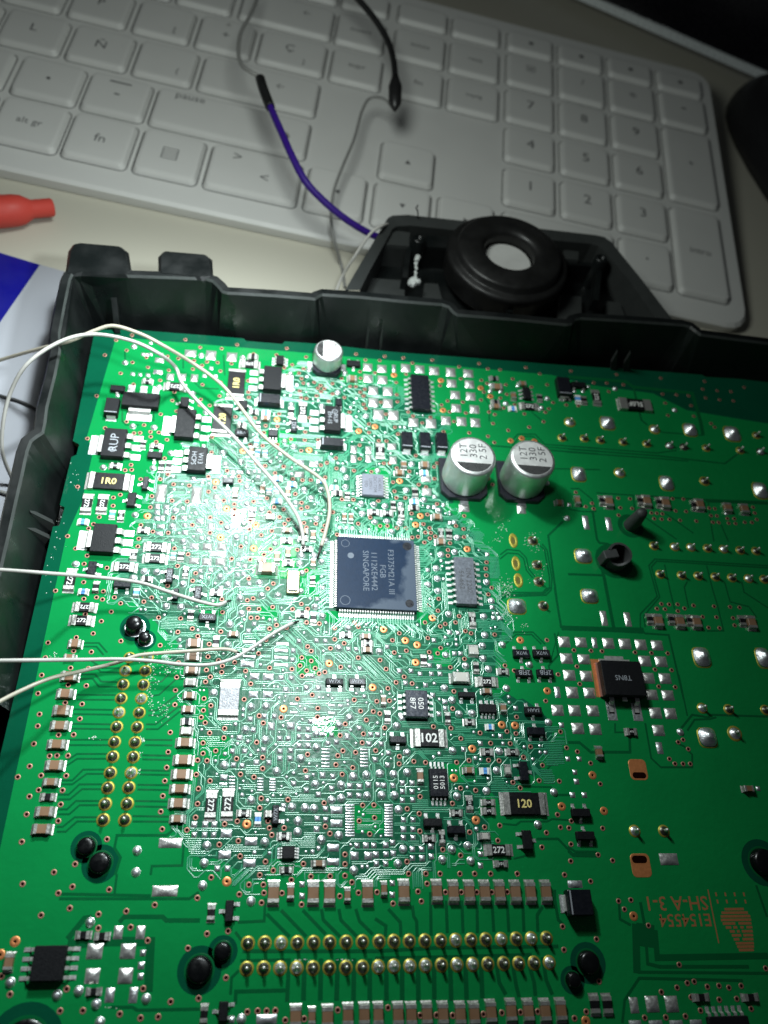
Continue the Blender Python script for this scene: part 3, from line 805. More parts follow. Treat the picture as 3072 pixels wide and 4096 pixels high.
  V='1015,198 862,440 1045,790', b='855,210 1243,215 1222,375 1137,545 893,590 475,225 477,390 365,405 250,400 140,410 160,580 265,580 372,580 407,700 443,1030 400,1150 850,1030 980,1000 770,1115 1005,1125 1563,825',
  s='437,480 517,480 437,550 517,550 437,625 523,620 445,785 525,785 445,865 525,865 445,935 525,935 520,1030 597,1030 520,1105 600,1105 672,1005 677,1090 215,995 297,995 355,975 215,1075 300,1072 360,1065 220,1150 298,1150 155,495 235,495 283,500 357,500 1085,1070 1085,1165 210,285 320,230 315,330 260,155 160,155',
  r='1140,222,95,55,472 1350,222,95,50,473 993,650,50,115,151 1150,640,95,50,473 1153,712,100,55,472 885,728,85,50,101 660,938,85,50,123 765,930,45,105,101 1235,1035,210,90,272 1255,1150,100,55,101', u='1122,380,85,50,E28', c='990,372,80,50 585,420,50,110', g='1312,370,45,80 1120,920,85,50',
  B='660,105,270,140,102 1450,650,360,180,120'),
'W': dict(v='760,190 850,222 960,318 700,467 1040,490 685,745 800,797 780,855 1060,858 797,990 795,1130 1022,1078 1142,1125 710,850 595,897 555,1013', V='975,417 720,676 1070,713', b='660,555 530,825', s='773,280 867,280 832,390 845,468 812,580 910,580', c='1035,220,50,90'),
'Q': dict(v='915,558 955,538 998,615 842,697 888,737 955,738 1015,738', b='938,470', p='725,310,90,85 865,310,90,85 755,460,95,90 762,605,50,95', T='1115,275 1335,285 1640,290 1385,485,1.4', Q='1165,515,140,150', c='1505,940,80,50', s='1580,940'),
'R': dict(v='287,30 188,468 420,632 522,623 468,700 668,835 237,948 258,1298 905,1350 775,1387 990,1312 1047,1300 1157,1343 1253,1335 1335,1350 1437,1335 923,1160 1640,1190 1255,1450 1400,1443 1100,1540 637,1600 812,1597 975,1588 152,1550 55,1605 1520,1525 1022,1430',
  V='545,757 148,1630', T='555,50 797,50', p='550,1495,70,130 700,1485,105,130 862,1485,105,130 838,283,150,95 60,490,120,60 560,1650,100,60 730,1650,110,60 900,1650,110,60 1065,1645,100,60', r='225,1490,70,160 330,1490,70,160 1110,1430,120,60 1520,1430,120,60'),
'S': dict(v='187,83 600,107 483,160 905,130 578,285 817,335 340,343 1047,310 1283,258 815,450 1083,443 1225,553 552,955 1187,952 82,1000 498,1137 687,1135 993,1163 1165,1197 1312,1187 1415,1060 10,850',
  V='125,560 0,670', b='745,400 80,900 470,1005 650,970 795,1080 1210,1035 825,1230', s='1165,850 1170,760 1185,655', p='1368,140,210,90 785,640,130,130 1060,640,125,125 765,845,120,125 1040,845,120,130 980,485,75,110 1165,485,75,110 910,1005,75,120 1105,1005,70,130',
  r='690,505,110,60 845,515,110,60 775,975,105,60', c='70,730,80,140'),
'T': dict(v='300,30 703,10 613,90 733,90 738,158 533,170 718,240 185,200 265,497 440,475 107,617 423,862 195,1033 600,1145 685,1138 760,1138 832,1135 915,1215 1072,1203 1350,1130 887,160 965,50 1050,255 1127,22 1287,20 1468,70 1410,15 1367,185 1522,157',
  V='430,63', b='228,95 630,225 550,1205', s='1055,85 1055,183 470,1210', p='760,1205,170,80', r='300,320,60,130 240,1165,60,150',
  c='818,155,95,190 960,145,55,120 1148,155,95,185 1283,155,95,190 1432,170,50,110 1600,155,95,190 1002,1180,95,180 1137,1180,60,140 1267,1185,95,180 1437,1170,90,180 1572,1165,90,180',
  T='605,575 745,572 880,572 1015,570 1150,568 1283,566 1420,565 1555,562 595,785 735,782 872,782 1010,780 1145,780 1280,778 1418,776 1555,775'),
'U': dict(v='283,8 425,8 545,8 707,10 830,8 962,5 1185,8 1573,8 432,82 357,147 385,228 150,247 17,152 585,152 717,152 845,152 970,152 1098,150 1557,437 1568,630 108,1110 375,1175 510,1172 645,1175 900,1165 1053,1153 1207,1148 1350,1143',
  c='77,120,50,110 243,145,90,190 517,140,88,180 655,145,85,175 787,145,85,175 915,145,85,175 1040,145,85,175 1170,145,85,175 1295,145,85,175 1425,145,85,175 30,1165,85,185 195,1165,85,185 305,1165,85,185 435,1160,85,185 568,1160,85,185 712,1160,85,185 828,1160,85,185 968,1145,85,180 1135,1135,85,180 1278,1135,85,180 1418,1135,85,180 1550,1130,85,180', s='145,75 145,172',
  T='35,560 157,558 285,556 415,554 545,552 670,549 797,546 920,544 1048,542 1173,538 1297,536 1424,533 28,770 157,765 290,763 420,758 552,755 680,752 810,750 937,747 1068,743 1193,742 1320,738 1447,735'),
}
# rows of slim bare solder pads (missing ICs): tile, x, y0, y1, count, w, h
SLIM = [('O', 708, 445, 540, 5, 50, 13), ('O', 810, 450, 540, 5, 48, 13), ('O', 472, 430, 512, 4, 48, 14), ('O', 1452, 665, 918, 12, 72, 13), ('O', 1250, 200, 345, 6, 65, 14), ('O', 1570, 205, 340, 6, 65, 14),
        ('P', 322, 665, 918, 12, 68, 13)]
# small transistors and gull wing packages: tile, x, y, w, h, legs (side letters with counts), lettering, quarter turns
SMALL = [('A', 560, 520, 125, 48, 's1', '', 0), ('A', 1115, 635, 75, 85, 'e2w1', '', 0), ('A', 868, 1072, 125, 55, 's1n2', '', 0), ('A', 1600, 655, 75, 75, 'e1w2', '', 0), ('A', 1590, 890, 115, 60, 'n1s2', '6BA', 0),
         ('B', 458, 285, 65, 75, 'e3w3', '', 0), ('B', 400, 892, 80, 60, 's3n3', '', 0), ('B', 572, 832, 52, 95, 'w2e1', '432', 1), ('B', 1068, 312, 115, 45, 's1n2', '', 0), ('B', 945, 635, 55, 55, 's2n1', '', 0),
         ('C', 1055, 560, 60, 95, 'w3e3', '', 0), ('C', 1485, 490, 120, 40, 's2n1', '', 0),
         ('E', 1205, 270, 52, 105, 'e2w1', '', 0), ('E', 1090, 405, 75, 115, 'e2w1', '', 0), ('E', 760, 975, 72, 115, 'e2w1', '', 0), ('E', 1010, 1110, 145, 50, 's2n1', '', 0), ('E', 1405, 1035, 65, 120, 'e1w2', '33EE', 1), ('E', 1455, 1190, 50, 90, 'e1w2', '', 0),
         ('F', 440, 247, 90, 50, 'n2s1', '', 0), ('F', 190, 1180, 65, 110, 'e1w2', '7472', 1),
         ('K', 270, 242, 145, 62, 'n2s1', 'W7X', 2), ('K', 1325, 778, 148, 55, 'n1s2', 'W7X', 0), ('K', 1515, 778, 142, 55, 'n1s2', 'W7X', 0),
         ('L', 1180, 885, 140, 48, 's2n1', '', 0), ('L', 1355, 1000, 145, 75, 'n3s4', '', 0),
         ('M', 388, 542, 140, 65, 'n2s1', 'W7X', 2), ('M', 555, 542, 140, 65, 'n2s1', 'W7X', 2), ('M', 410, 705, 140, 60, 'n1s2', '2FIB', 2), ('M', 585, 705, 140, 60, 'n1s2', '2FIB', 2), ('M', 487, 1018, 145, 65, 'n2s1', 'SAAH', 2), ('M', 510, 1188, 145, 65, 'n1s2', '', 0),
         ('O', 835, 740, 62, 160, 'e2w1', 'W7X', 1), ('P', 400, 118, 140, 60, 's1n2', '', 0), ('P', 690, 805, 155, 70, 'n2s1', '', 0), ('P', 885, 865, 152, 70, 'n2s1', '', 0), ('P', 1445, 380, 72, 165, 'w2e1', '', 0), ('P', 1475, 950, 78, 165, 'w2e1', '', 0),
         ('W', 883, 725, 155, 75, 'n2s1', '', 0), ('W', 920, 915, 155, 75, 'n1s2', '', 0), ('T', 450, 305, 72, 185, 'e2w1', '', 0), ('T', 400, 1140, 78, 170, 'e2w1', '', 0)]
# power packages with a wide tab: tile, x, y, w, h, tab side, leg side, lettering, quarter turns
POWER = [('A', 752, 615, 315, 115, 's', 'n', '', 0), ('A', 530, 970, 195, 235, 'w', 'e', 'RUP', 1), ('A', 1122, 810, 165, 235, 'w', 'e', '', 0), ('A', 1222, 1105, 160, 200, 'e', 'w', 'W13\nHCPS', 3),
         ('B', 395, 435, 150, 195, 'e', 'w', '', 0), ('B', 895, 770, 138, 205, 'e', 'w', 'RUP\nEH-15', 3), ('E', 857, 725, 200, 235, 'w', 'e', '', 0)]
# two-terminal blocks: tile, x, y, w, h
DIODES = [('A', 512, 665, 120, 130), ('B', 368, 605, 185, 80), ('B', 890, 965, 190, 72), ('C', 62, 945, 95, 130), ('C', 212, 952, 92, 135), ('C', 350, 955, 95, 135), ('C', 1365, 500, 110, 140), ('R', 105, 640, 200, 220)]
# narrow dark gaps between copper areas under the mask
GAPS = [('H', .45, '525,590 400,710 470,1240'), ('M', .45, '660,0 715,335'), ('M', 1.0, '715,335 1145,350 1400,352'), ('I', .5, '0,200 290,210'), ('I', .7, '245,0 300,230 380,650'), ('I', 1.1, '370,660 620,672'), ('I', .4, '620,672 640,692 835,705 960,1240'),
        ('I', .3, '600,660 600,530 740,385 670,130 720,75 1659,130'), ('I', .3, '640,640 628,548 760,390 692,140 735,92 1659,148'), ('I', .3, '800,120 850,350 885,490'), ('I', .3, '990,260 965,310 1000,480'), ('I', .3, '1150,130 1200,330 1240,460 1290,670 1150,672'),
        ('I', .3, '1300,270 1345,430 1500,470 1565,560'), ('I', .3, '1440,260 1460,350 1659,480'), ('D', .35, '0,1030 750,1085 1300,1150 1420,1060'), ('D', .3, '0,1055 750,1108 1000,1130'), ('D', .3, '0,1005 740,1062 900,1040'), ('D', .5, '540,510 610,790 660,830'),
        ('D', .9, '0,430 480,470 540,515 1030,565 1100,800 1120,915'), ('D', .35, '780,890 1120,915'), ('V', .3, '20,320 90,320 200,410 230,510 120,510 0,490'), ('V', .3, '235,355 540,375 555,500 900,740'), ('V', .3, '800,520 1040,690'), ('V', .4, '560,375 1250,420'), ('V', .3, '1160,420 1190,640 1210,760'), ('V', .3, '1270,620 1330,760'), ('V', .5, '205,510 240,740 260,770 340,780'), ('V', .9, '1140,420 1659,440'),
        ('Q', .35, '640,400 690,690 770,765 1030,765 1030,660 960,590 890,560'), ('Q', .3, '920,0 990,340'), ('Q', .4, '940,440 1030,330 1160,350 1200,330 1659,345'), ('Q', .35, '990,460 1050,370 1180,365 1230,350'), ('Q', .3, '390,400 390,475 470,475'), ('Q', .5, '0,560 95,560 190,640 515,640 510,500'),
        ('W', .3, '385,510 630,515 650,540'), ('W', .4, '690,580 800,580'), ('W', .3, '230,820 340,830 380,800 600,800 640,780 790,790'), ('W', .4, '510,945 690,945 810,1070 1010,1075'), ('W', .3, '320,1110 440,1080'), ('W', .3, '480,385 580,390 740,200'), ('W', .3, '0,110 350,118'), ('W', .3, '180,430 200,650 240,665'),
        ('N', .3, '570,122 910,122'), ('N', .3, '575,167 905,167'), ('N', .3, '545,300 640,240 890,240'), ('N', .3, '550,340 640,280 890,280'), ('N', .3, '500,460 600,460 690,370 870,370'), ('N', .3, '500,492 600,492 720,405 870,405'), ('N', .3, '480,577 570,577 660,492 850,492'), ('N', .3, '480,617 580,617 680,532 850,532'), ('N', .3, '480,700 555,700 630,630 830,630'), ('N', .3, '480,740 575,740 660,665 830,665'), ('N', .3, '470,845 520,845 620,765 815,765'), ('N', .3, '470,885 545,885 640,800 815,800'),
        ('N', .3, '1200,122 1430,125'), ('N', .3, '1200,167 1430,170'), ('N', .3, '1180,250 1420,255'), ('N', .3, '1180,285 1415,290'), ('N', .3, '1160,375 1410,380'), ('N', .3, '1160,410 1405,415'), ('N', .3, '1140,495 1400,500'), ('N', .3, '1140,535 1395,540'), ('N', .3, '1120,630 1390,635'), ('N', .3, '1120,675 1385,680'), ('N', .3, '1100,755 1400,760'), ('N', .3, '1100,800 1400,802'),
        ('J', .3, '700,460 820,460 890,540'), ('J', .3, '690,490 800,490 860,560'), ('J', .3, '780,640 835,700 990,705'), ('J', .3, '760,610 850,670 990,668'), ('J', .3, '670,720 790,720 840,780 975,785'), ('J', .3, '660,757 770,757 820,822 975,825'), ('J', .3, '640,890 960,892'), ('J', .3, '640,930 950,932'), ('J', .3, '610,1010 940,1015'), ('J', .3, '610,1050 940,1055'), ('J', .3, '590,1130 920,1135'), ('J', .3, '590,1170 920,1175'),
        ('J', .3, '1250,790 1340,780 1420,700 1500,640'), ('J', .3, '1240,900 1320,890 1460,760 1520,760'), ('J', .3, '1230,1020 1300,1020 1480,880 1510,880'), ('J', .3, '1230,1060 1320,1060 1510,910'), ('J', .3, '1210,1135 1290,1135 1480,990 1510,990'), ('J', .3, '1210,1175 1310,1175 1490,1030 1510,1030'),
        ('N', .4, '955,1244 1000,1100 950,1020 970,915 1380,915 1450,860 1540,860'), ('N', .35, '1250,1244 1260,1170 1510,1165 1530,930'), ('S', .4, '480,165 1250,180'), ('S', .4, '490,205 1570,205 1650,150'), ('S', .35, '950,160 970,0'), ('S', .8, '560,540 700,370 760,360'), ('S', .6, '990,400 1030,355 1350,355 1380,385 1659,385'), ('S', .4, '920,1105 1100,1105 1140,1130 1659,1120'), ('S', 1.2, '560,580 930,560 1250,560 1230,980'),
        ('T', .5, '560,640 1659,640'), ('U', .5, '0,640 500,612 1520,600'), ('T', .4, '540,720 940,712'), ('U', .5, '0,700 640,688 1300,670'),
        ('T', .4, '500,480 560,560'), ('T', .4, '520,400 740,390 750,200'), ('T', .5, '760,330 950,520'), ('T', .5, '880,300 1090,520'), ('T', .5, '1060,300 1250,500'), ('T', .5, '1215,290 1230,380 1370,520'), ('T', .5, '1360,290 1375,380 1510,520'), ('T', .5, '1500,290 1530,390 1640,500'),
        ('U', .5, '0,370 90,430 85,520'), ('U', .5, '110,290 210,400 215,520'), ('U', .5, '310,260 320,350 345,390 350,520'), ('U', .5, '460,150 465,510'), ('U', .5, '590,220 600,490'), ('U', .5, '720,220 730,490'), ('U', .5, '845,220 850,490'), ('U', .5, '970,220 985,480'), ('U', .5, '1095,220 1110,480'), ('U', .5, '1225,220 1235,480'), ('U', .5, '1390,270 1345,340 1350,480'), ('U', .5, '1490,130 1490,210 1520,380 1560,420'),
        ('T', .6, '945,700 930,1060'), ('T', .5, '500,1080 505,975 930,965'), ('T', .7, '1075,700 1065,1050'), ('T', .7, '1210,700 1205,1050'), ('T', .7, '1350,700 1340,1050'), ('T', .7, '1485,700 1480,1050'), ('T', .7, '1615,700 1615,1050'), ('U', .7, '92,690 95,1050'), ('U', .7, '225,690 225,1050'), ('U', .7, '355,690 360,1050'), ('U', .7, '488,690 492,1040'), ('U', .7, '622,690 632,1050'), ('U', .7, '748,690 760,1040'), ('U', .7, '878,690 890,1030'), ('U', .6, '1000,690 1030,900 1085,1000'), ('U', .6, '1132,690 1170,920 1195,1020'), ('U', .6, '1260,690 1320,900 1330,1010'), ('U', .6, '1390,690 1420,880 1470,1000'),
        ('T', .4, '460,1000 470,860 530,800'), ('C', .3, '900,985 980,905 1120,905 1200,990 1650,1022'), ('C', .3, '930,1000 995,925 1105,925 1190,1010 1650,1045'), ('C', .3, '690,480 700,600 740,660 740,800'), ('C', .3, '1090,720 1180,795'), ('C', .4, '750,1000 1650,1070'), ('C', .3, '750,1180 1659,1200'),
        ('R', .35, '0,180 60,220 240,222'), ('R', .35, '0,215 40,255 240,260'), ('R', 1.2, '560,820 572,1230'), ('R', .5, '600,640 640,860 660,1150 760,1175 1500,1175'), ('R', .9, '720,870 740,1100 1659,1085'), ('R', .4, '450,1640 470,1450 590,1270 1450,1290'), ('R', .4, '420,600 430,780 520,830'), ('R', .4, '600,1220 1659,1230'), ('R', .4, '1560,500 1650,760'), ('R', 3.0, '640,820 650,1010'),
        ('G', .3, '1430,900 1400,1020 1380,1060'), ('H', .3, '0,870 60,825 160,835 215,890 240,990 290,1050'), ('H', .3, '0,905 60,855 150,860 195,900 220,1000 270,1060'), ('H', .3, '330,790 370,830 410,1060 410,1140 370,1190 80,1200 0,1240'), ('H', .3, '350,780 390,830 430,1060 425,1160 380,1205 90,1215'), ('M', .3, '180,130 260,60 560,60 630,0'), ('M', .3, '180,100 250,40 560,42 600,0'), ('M', .3, '240,440 330,370 480,370 580,470'), ('M', .3, '250,470 340,390 470,390 550,470'), ('M', .3, '690,400 690,370 620,640'), ('M', .35, '660,380 690,560 610,650 620,690'),
        ('A', .3, '1105,280 1105,360'), ('A', .3, '1440,250 1450,420'), ('A', .3, '1200,480 1250,525 1400,530'), ('A', .3, '600,720 600,800 630,830 740,830'), ('A', .3, '640,720 640,780'), ('A', .3, '860,720 860,800'), ('A', .3, '620,220 625,300')]
# board posts seen from above: tile, x, y, radius mm, height mm
POSTS = [('J', 1108, 285, 1.55, 2.6, 1), ('J', 1197, 400, 1.1, 2.0, 1), ('N', 706, 1000, 1.6, 2.4, 0), ('N', 822, 1140, 1.9, 2.6, 0), ('T', 200, 795, 2.2, 2.6, 0), ('T', 395, 640, 1.5, 2.2, 0), ('R', 190, 1140, 2.0, 2.6, 0), ('R', 60, 1285, 1.35, 2.4, 0), ('R', 1650, 300, 2.6, 3.0, 0), ('S', 190, 1430, 3.6, .5, 0)]

# ================================================================== circuit board
bd_ = thing('circuit_board', 'green circuit board crowded with chips resistors and solder joints', 'circuit board')
EDGE = [(-42.5, -40), (-42.4, 23), (-42.2, 40), (-42.0, 72), (-40.9, 72.3), (-40.6, 76.5), (-41.6, 77), (-41.4, 88.6), (-40.5, 89.2), (-40.4, 91.8), (-41.8, 92.6), (-42.3, 123.8), (-33.8, 124.9), (-18, 125.2), (-9, 125.3), (-8.4, 124.6), (0, 124.7), (0.6, 125.6), (9.9, 125.8),
        (26.6, 125.4), (43.8, 125.8), (67.5, 126.2), (92.2, 127.0), (107, 127.3), (108, 126.7), (118, 127.1), (118.5, 127.6), (150, 128.5), (190, 129.5), (190, -40)]
b = MB()
n = len(EDGE)
b.rings([[(x, y, -1.6) for x, y in reversed(EDGE)], [(x, y, -.03) for x, y in reversed(EDGE)]], 'laminate_edge', False, True, False)
b.add([(x, y, -.03) for x, y in EDGE], [list(reversed(range(n)))], 'mask_bare')
put('board_panel', b.mesh('board_panel'), bd_)


def sheet(poly, z, m):
    b = MB()
    area = sum(poly[i][0] * poly[(i + 1) % len(poly)][1] - poly[(i + 1) % len(poly)][0] * poly[i][1] for i in range(len(poly)))
    idx = list(range(len(poly)))
    if area < 0:
        idx.reverse()
    b.add([(p[0], p[1], z) for p in poly], [idx], m)
    return b


POUR = [(-39.4, -38), (-39.3, 23), (-39.2, 70), (-37.6, 78), (-37.4, 90), (-39.2, 94), (-37.5, 121.2), (-33.2, 122.2), (-10, 122.4), (10, 122.6), (40, 122.6), (66, 122.6), (75, 120.5), (92, 119.5), (100, 115), (120, 113), (150, 113), (188, 113), (188, -38)]
put('copper_pour', sheet(POUR, 0.0, 'mask_pour').mesh('copper_pour'), bd_)

DENSE_D = [(300, 1110), (330, 1060), (360, 1010), (480, 940), (470, 890), (560, 830), (640, 800), (680, 810), (790, 830), (960, 905), (975, 1000), (960, 1110), (1020, 1170), (1065, 1195), (1075, 1330), (1060, 1480), (1180, 1560), (1190, 1640), (1040, 1730), (1030, 1840),
           (900, 1870), (540, 1880), (455, 1850), (400, 1780), (420, 1640), (400, 1540), (385, 1400), (330, 1330), (255, 1280), (260, 1200), (300, 1160)]
DENSE0 = [tuple(bd(x, y))[:2] for x, y in DENSE_D]
DENSE = []                       # outline of the finely routed area, stepped like real copper fills
for i, (x0, y0) in enumerate(DENSE0):
    x1, y1 = DENSE0[(i + 1) % len(DENSE0)]
    ln = math.hypot(x1 - x0, y1 - y0)
    n_ = max(1, int(ln / 2.6))
    for k in range(n_):
        t0 = k / n_
        off = random.uniform(-1.7, 1.7)
        nx, ny = -(y1 - y0) / ln, (x1 - x0) / ln
        DENSE.append((x0 + (x1 - x0) * (t0 + .08 / n_) + nx * off, y0 + (y1 - y0) * (t0 + .08 / n_) + ny * off))
        DENSE.append((x0 + (x1 - x0) * (t0 + .85 / n_) + nx * off, y0 + (y1 - y0) * (t0 + .85 / n_) + ny * off))
cx_ = sum(q[0] for q in DENSE0) / len(DENSE0); cy_ = sum(q[1] for q in DENSE0) / len(DENSE0)
DENSE_BIG = [(cx_ + (x - cx_) * 1.06, cy_ + (y - cy_) * 1.05) for x, y in DENSE]
put('routing_area', sheet(DENSE, 0.012, 'mask_routing').mesh('routing_area'), bd_)


def inside(p, poly):
    x, y = p
    c = False
    j = len(poly) - 1
    for i in range(len(poly)):
        xi, yi = poly[i]; xj, yj = poly[j]
        if (yi > y) != (yj > y) and x < (xj - xi) * (y - yi) / (yj - yi) + xi:
            c = not c
        j = i
    return c


# small copper islands inside the dense routing
isl = 0
for x0, y0, x1, y1 in ((545, 1165, 640, 1250), (640, 1225, 690, 1290), (700, 1320, 740, 1345), (900, 1310, 925, 1350), (640, 1415, 690, 1460), (430, 1300, 480, 1330), (790, 1010, 840, 1060), (760, 1740, 830, 1800), (415, 1480, 450, 1560), (800, 1130, 850, 1150), (570, 930, 640, 960), (960, 1650, 1030, 1690), (430, 1590, 500, 1640), (676, 1548, 730, 1592), (500, 1100, 560, 1142), (560, 1310, 600, 1340), (935, 1400, 975, 1440)):
    q = [tuple(bd(x, y))[:2] for x, y in ((x0, y0), (x1 - 8, y0), (x1, y0 + 8), (x1, y1), (x0 + 10, y1), (x0, y1 - 10))]
    put('copper_island', sheet(q, 0.022, 'mask_pour').mesh('copper_island'), bd_)

GRID = 0.32
occ = {}


def cell(x, y):
    return (int(math.floor(x / GRID)), int(math.floor(y / GRID)))


def block(x, y, hw, hh):
    c0 = cell(x - hw, y - hh); c1 = cell(x + hw, y + hh)
    for i in range(c0[0], c1[0] + 1):
        for j in range(c0[1], c1[1] + 1):
            occ[(i, j)] = 1


def ribbon(b, pts, wd, z, m, hgt=0.0):
    """flat or slightly raised strip along a polyline on the board"""
    P = [Vector((p[0], p[1], 0)) for p in pts]
    L, Rr = [], []
    for i, p in enumerate(P):
        d0 = (P[i] - P[i - 1]).normalized() if i else None
        d1 = (P[i + 1] - P[i]).normalized() if i < len(P) - 1 else None
        d = ((d0 or d1) + (d1 or d0))
        if d.length < 1e-6:
            d = d0 or d1
        d.normalize()
        nn = Vector((-d.y, d.x, 0))
        k = 1.0
        if d0 and d1:
            k = 1 / max(.5, nn.dot(Vector((-d0.y, d0.x, 0))))
        L.append(p + nn * wd / 2 * k); Rr.append(p - nn * wd / 2 * k)
    if not hgt:
        V = [(q.x, q.y, z) for q in L] + [(q.x, q.y, z) for q in Rr]
        n = len(P)
        b.add(V, [(i + 1, i, n + i, n + i + 1) for i in range(n - 1)], m)
    else:
        V = []
        for l, p, r in zip(L, P, Rr):
            a = l - p; c = r - p
            for q, kk, hh in ((a, 1.5, 0), (a, .8, .8), (a, 0, 1), (c, .8, .8), (c, 1.5, 0)):
                V.append(tuple(p + q * kk + Vector((0, 0, z + hgt * hh))))
        F = []
        for i in range(len(P) - 1):
            for k in range(4):
                F.append((i * 5 + k + 5, i * 5 + k, i * 5 + k + 1, i * 5 + k + 6))
        b.add(V, F, m, True)


def parse(sx):
    return [[float(c) for c in t.split(',')] for t in sx.split()]


b = MB()
for gi, (t, wd, sx) in enumerate(GAPS):
    pts = [tuple(bt(t, x, y))[:2] for x, y in parse(sx)]
    ribbon(b, pts, wd * 1.05, 0.0125 + gi * 0.00006, 'mask_gap')
o = put('trace_gap', b.mesh('trace_gap'), bd_)
o['kind'] = 'stuff'

# ---- part meshes ---------------------------------------------------------------
def m_via(r=.41, h=.26, ring='copper_ring'):
    def fn():
        b = MB()
        b.lathe([(r + .06, .0), (r, .045), (h + .025, .05), (h, .035)], ring, 16)
        b.lathe([(h, .036), (.01, .022)], 'hole_dark', 16, False)
        return b
    return cached(('via', r, h, ring), fn)


def m_dome(r, hgt, m='solder'):
    def fn():
        b = MB()
        b.lathe([(r * 1.15, .015), (r * 1.02, .04), (r * .97, hgt * .3), (r * .82, hgt * .66), (r * .52, hgt * .92), (r * .2, hgt), (.005, hgt)], m, 14)
        return b
    return cached(('solder_dome', r, hgt, m), fn)


def m_cushion(wd, hd, hgt, m='solder'):
    def fn():
        b = MB()
        N = 8 if m == 'solder_flat' else 6
        big = m == 'solder_flat'
        V, F = [], []
        for j in range(N + 1):
            for i in range(N + 1):
                x, y = i / N * 2 - 1, j / N * 2 - 1
                if big:
                    z = hgt * (1 - max(abs(x), abs(y)) ** 2)
                else:
                    z = hgt * (1 - abs(x) ** 1.7) ** .7 * (1 - abs(y) ** 1.7) ** .7
                V.append((x * wd / 2, y * hd / 2, .03 + z))
        for j in range(N):
            for i in range(N):
                k = j * (N + 1) + i
                F.append((k, k + 1, k + N + 2, k + N + 1))
        b.add(V, F, m, True)
        return b
    return cached(('solder_pad', round(wd, 1), round(hd, 1), hgt, m), fn)


def m_body(L, W, H, m, c=.06):
    def fn():
        b = MB()
        b.box(-L / 2, L / 2, -W / 2, W / 2, .03, H, m, c)
        return b
    return cached(('chip_body', round(L, 2), round(W, 2), round(H, 2), m), fn)


def m_endcap(cap, W, H, fil, m='nickel_cap'):
    def fn():
        b = MB()
        w2 = W / 2 + .03
        prof = [(-cap, .0), (-cap, H + .03), (-.06, H + .03), (.02, H - .05), (.05, H * .45), (fil * .45, H * .16), (fil, .05), (fil, 0)]
        w3 = [w2, w2, w2, w2, w2, w2 + .06, w2 + .1, w2 + .1]
        A = [(x, -k, z) for (x, z), k in zip(prof, w3)]
        B2 = [(x, k, z) for (x, z), k in zip(prof, w3)]
        n = len(prof)
        F = [(i, (i + 1) % n, n + (i + 1) % n, n + i) for i in range(n - 1)]
        F += [list(range(n))[::-1], [n + i for i in range(n)]]
        b.add(A + B2, [tuple(reversed(f)) for f in F], m)
        return b
    return cached(('end_cap', round(cap, 2), round(W, 2), round(H, 2), round(fil, 2), m), fn)


def chip(name, x, y, L, W, H, rz, body_m, capm='nickel_cap', cap=None, text='', tmat='print_white', trz=0.0, fil=None):
    L, W = round(L, 1), round(W, 1)
    cap = cap or max(.22, min(L * (.17 if 'capacitor' in name else .22), .8))
    fil = fil if fil is not None else max(.25, min(.6, L * .14))
    L2 = max(.7, L - 2 * fil * .75)
    o = put(name, m_body(L2 - .02, W, H, body_m), bd_, (x, y, 0), rz)
    e = m_endcap(min(cap, L2 * .3), W, H, fil, capm)
    put('end_cap', e, o, (L2 / 2, 0, 0), 0)
    put('end_cap', e, o, (-L2 / 2, 0, 0), math.pi)
    if text:
        lettering(text, o, 0, 0, H + .012, width=(L2 - 2 * min(cap, L2 * .3)) * .86, height=W * (.62 if tmat != 'print_yellow' else .40), rz=trz, material=tmat, bold=.02)
    block(x, y, (L if abs(math.sin(rz)) < .5 else W) / 2, (W if abs(math.sin(rz)) < .5 else L) / 2)
    return o


def dims(t, x, y, wd, ht, z):
    c = bt(t, x, y, z)
    a = bt(t, x - wd / 2, y, z); e = bt(t, x + wd / 2, y, z)
    n_ = bt(t, x, y - ht / 2, z); s_ = bt(t, x, y + ht / 2, z)
    return c, (e - a).length, (n_ - s_).length


def m_leg(reach, wd, h, foot=True, pm='tin_leg'):
    def fn():
        b = MB()
        th = .12
        y0, y1 = -wd / 2, wd / 2
        top = [(-.05, h), (reach * .30, h), (reach * .52, .17), (reach, .14)]
        bot = [(-.05, h - th), (reach * .24, h - th), (reach * .46, .05), (reach, .04)]
        n = len(top)
        V = [(x, y, z) for y in (y0, y1) for x, z in top + bot]
        F = []
        o = 2 * n
        for i in range(n - 1):
            F.append((i, i + 1, o + i + 1, o + i))
            F.append((i, n + i, n + i + 1, i + 1)); F.append((o + i, o + i + 1, o + n + i + 1, o + n + i))
        F.append((n - 1, 2 * n - 1, o + 2 * n - 1, o + n - 1))
        b.add(V, F, pm)
        if foot:
            b.box(reach * .42, reach + wd * .35, y0 - wd * .12, y1 + wd * .12, 0.0, .05, 'solder')
        return b
    return cached(('leg', round(reach, 2), round(wd, 2), round(h, 2), foot, pm), fn)


def m_pkg(W, D, H, m, ins=.1):
    def fn():
        b = MB()
        x, y = W / 2, D / 2
        c = min(.12, W * .06)
        b.rings([rrect(-x + ins, x - ins, -y + ins, y - ins, .08, c), rrect(-x, x, -y, y, H * .5, c), rrect(-x + ins * .8, x - ins * .8, -y + ins * .8, y - ins * .8, H - .06, c), rrect(-x + ins * .8 + .07, x - ins * .8 - .07, -y + ins * .8 + .07, y - ins * .8 - .07, H, c)], m)
        return b
    return cached(('package', round(W, 1), round(D, 1), round(H, 2), m, ins), fn)


SIDE = {'e': (1, 0, 0), 'n': (0, 1, math.pi / 2), 'w': (-1, 0, math.pi), 's': (0, -1, -math.pi / 2)}


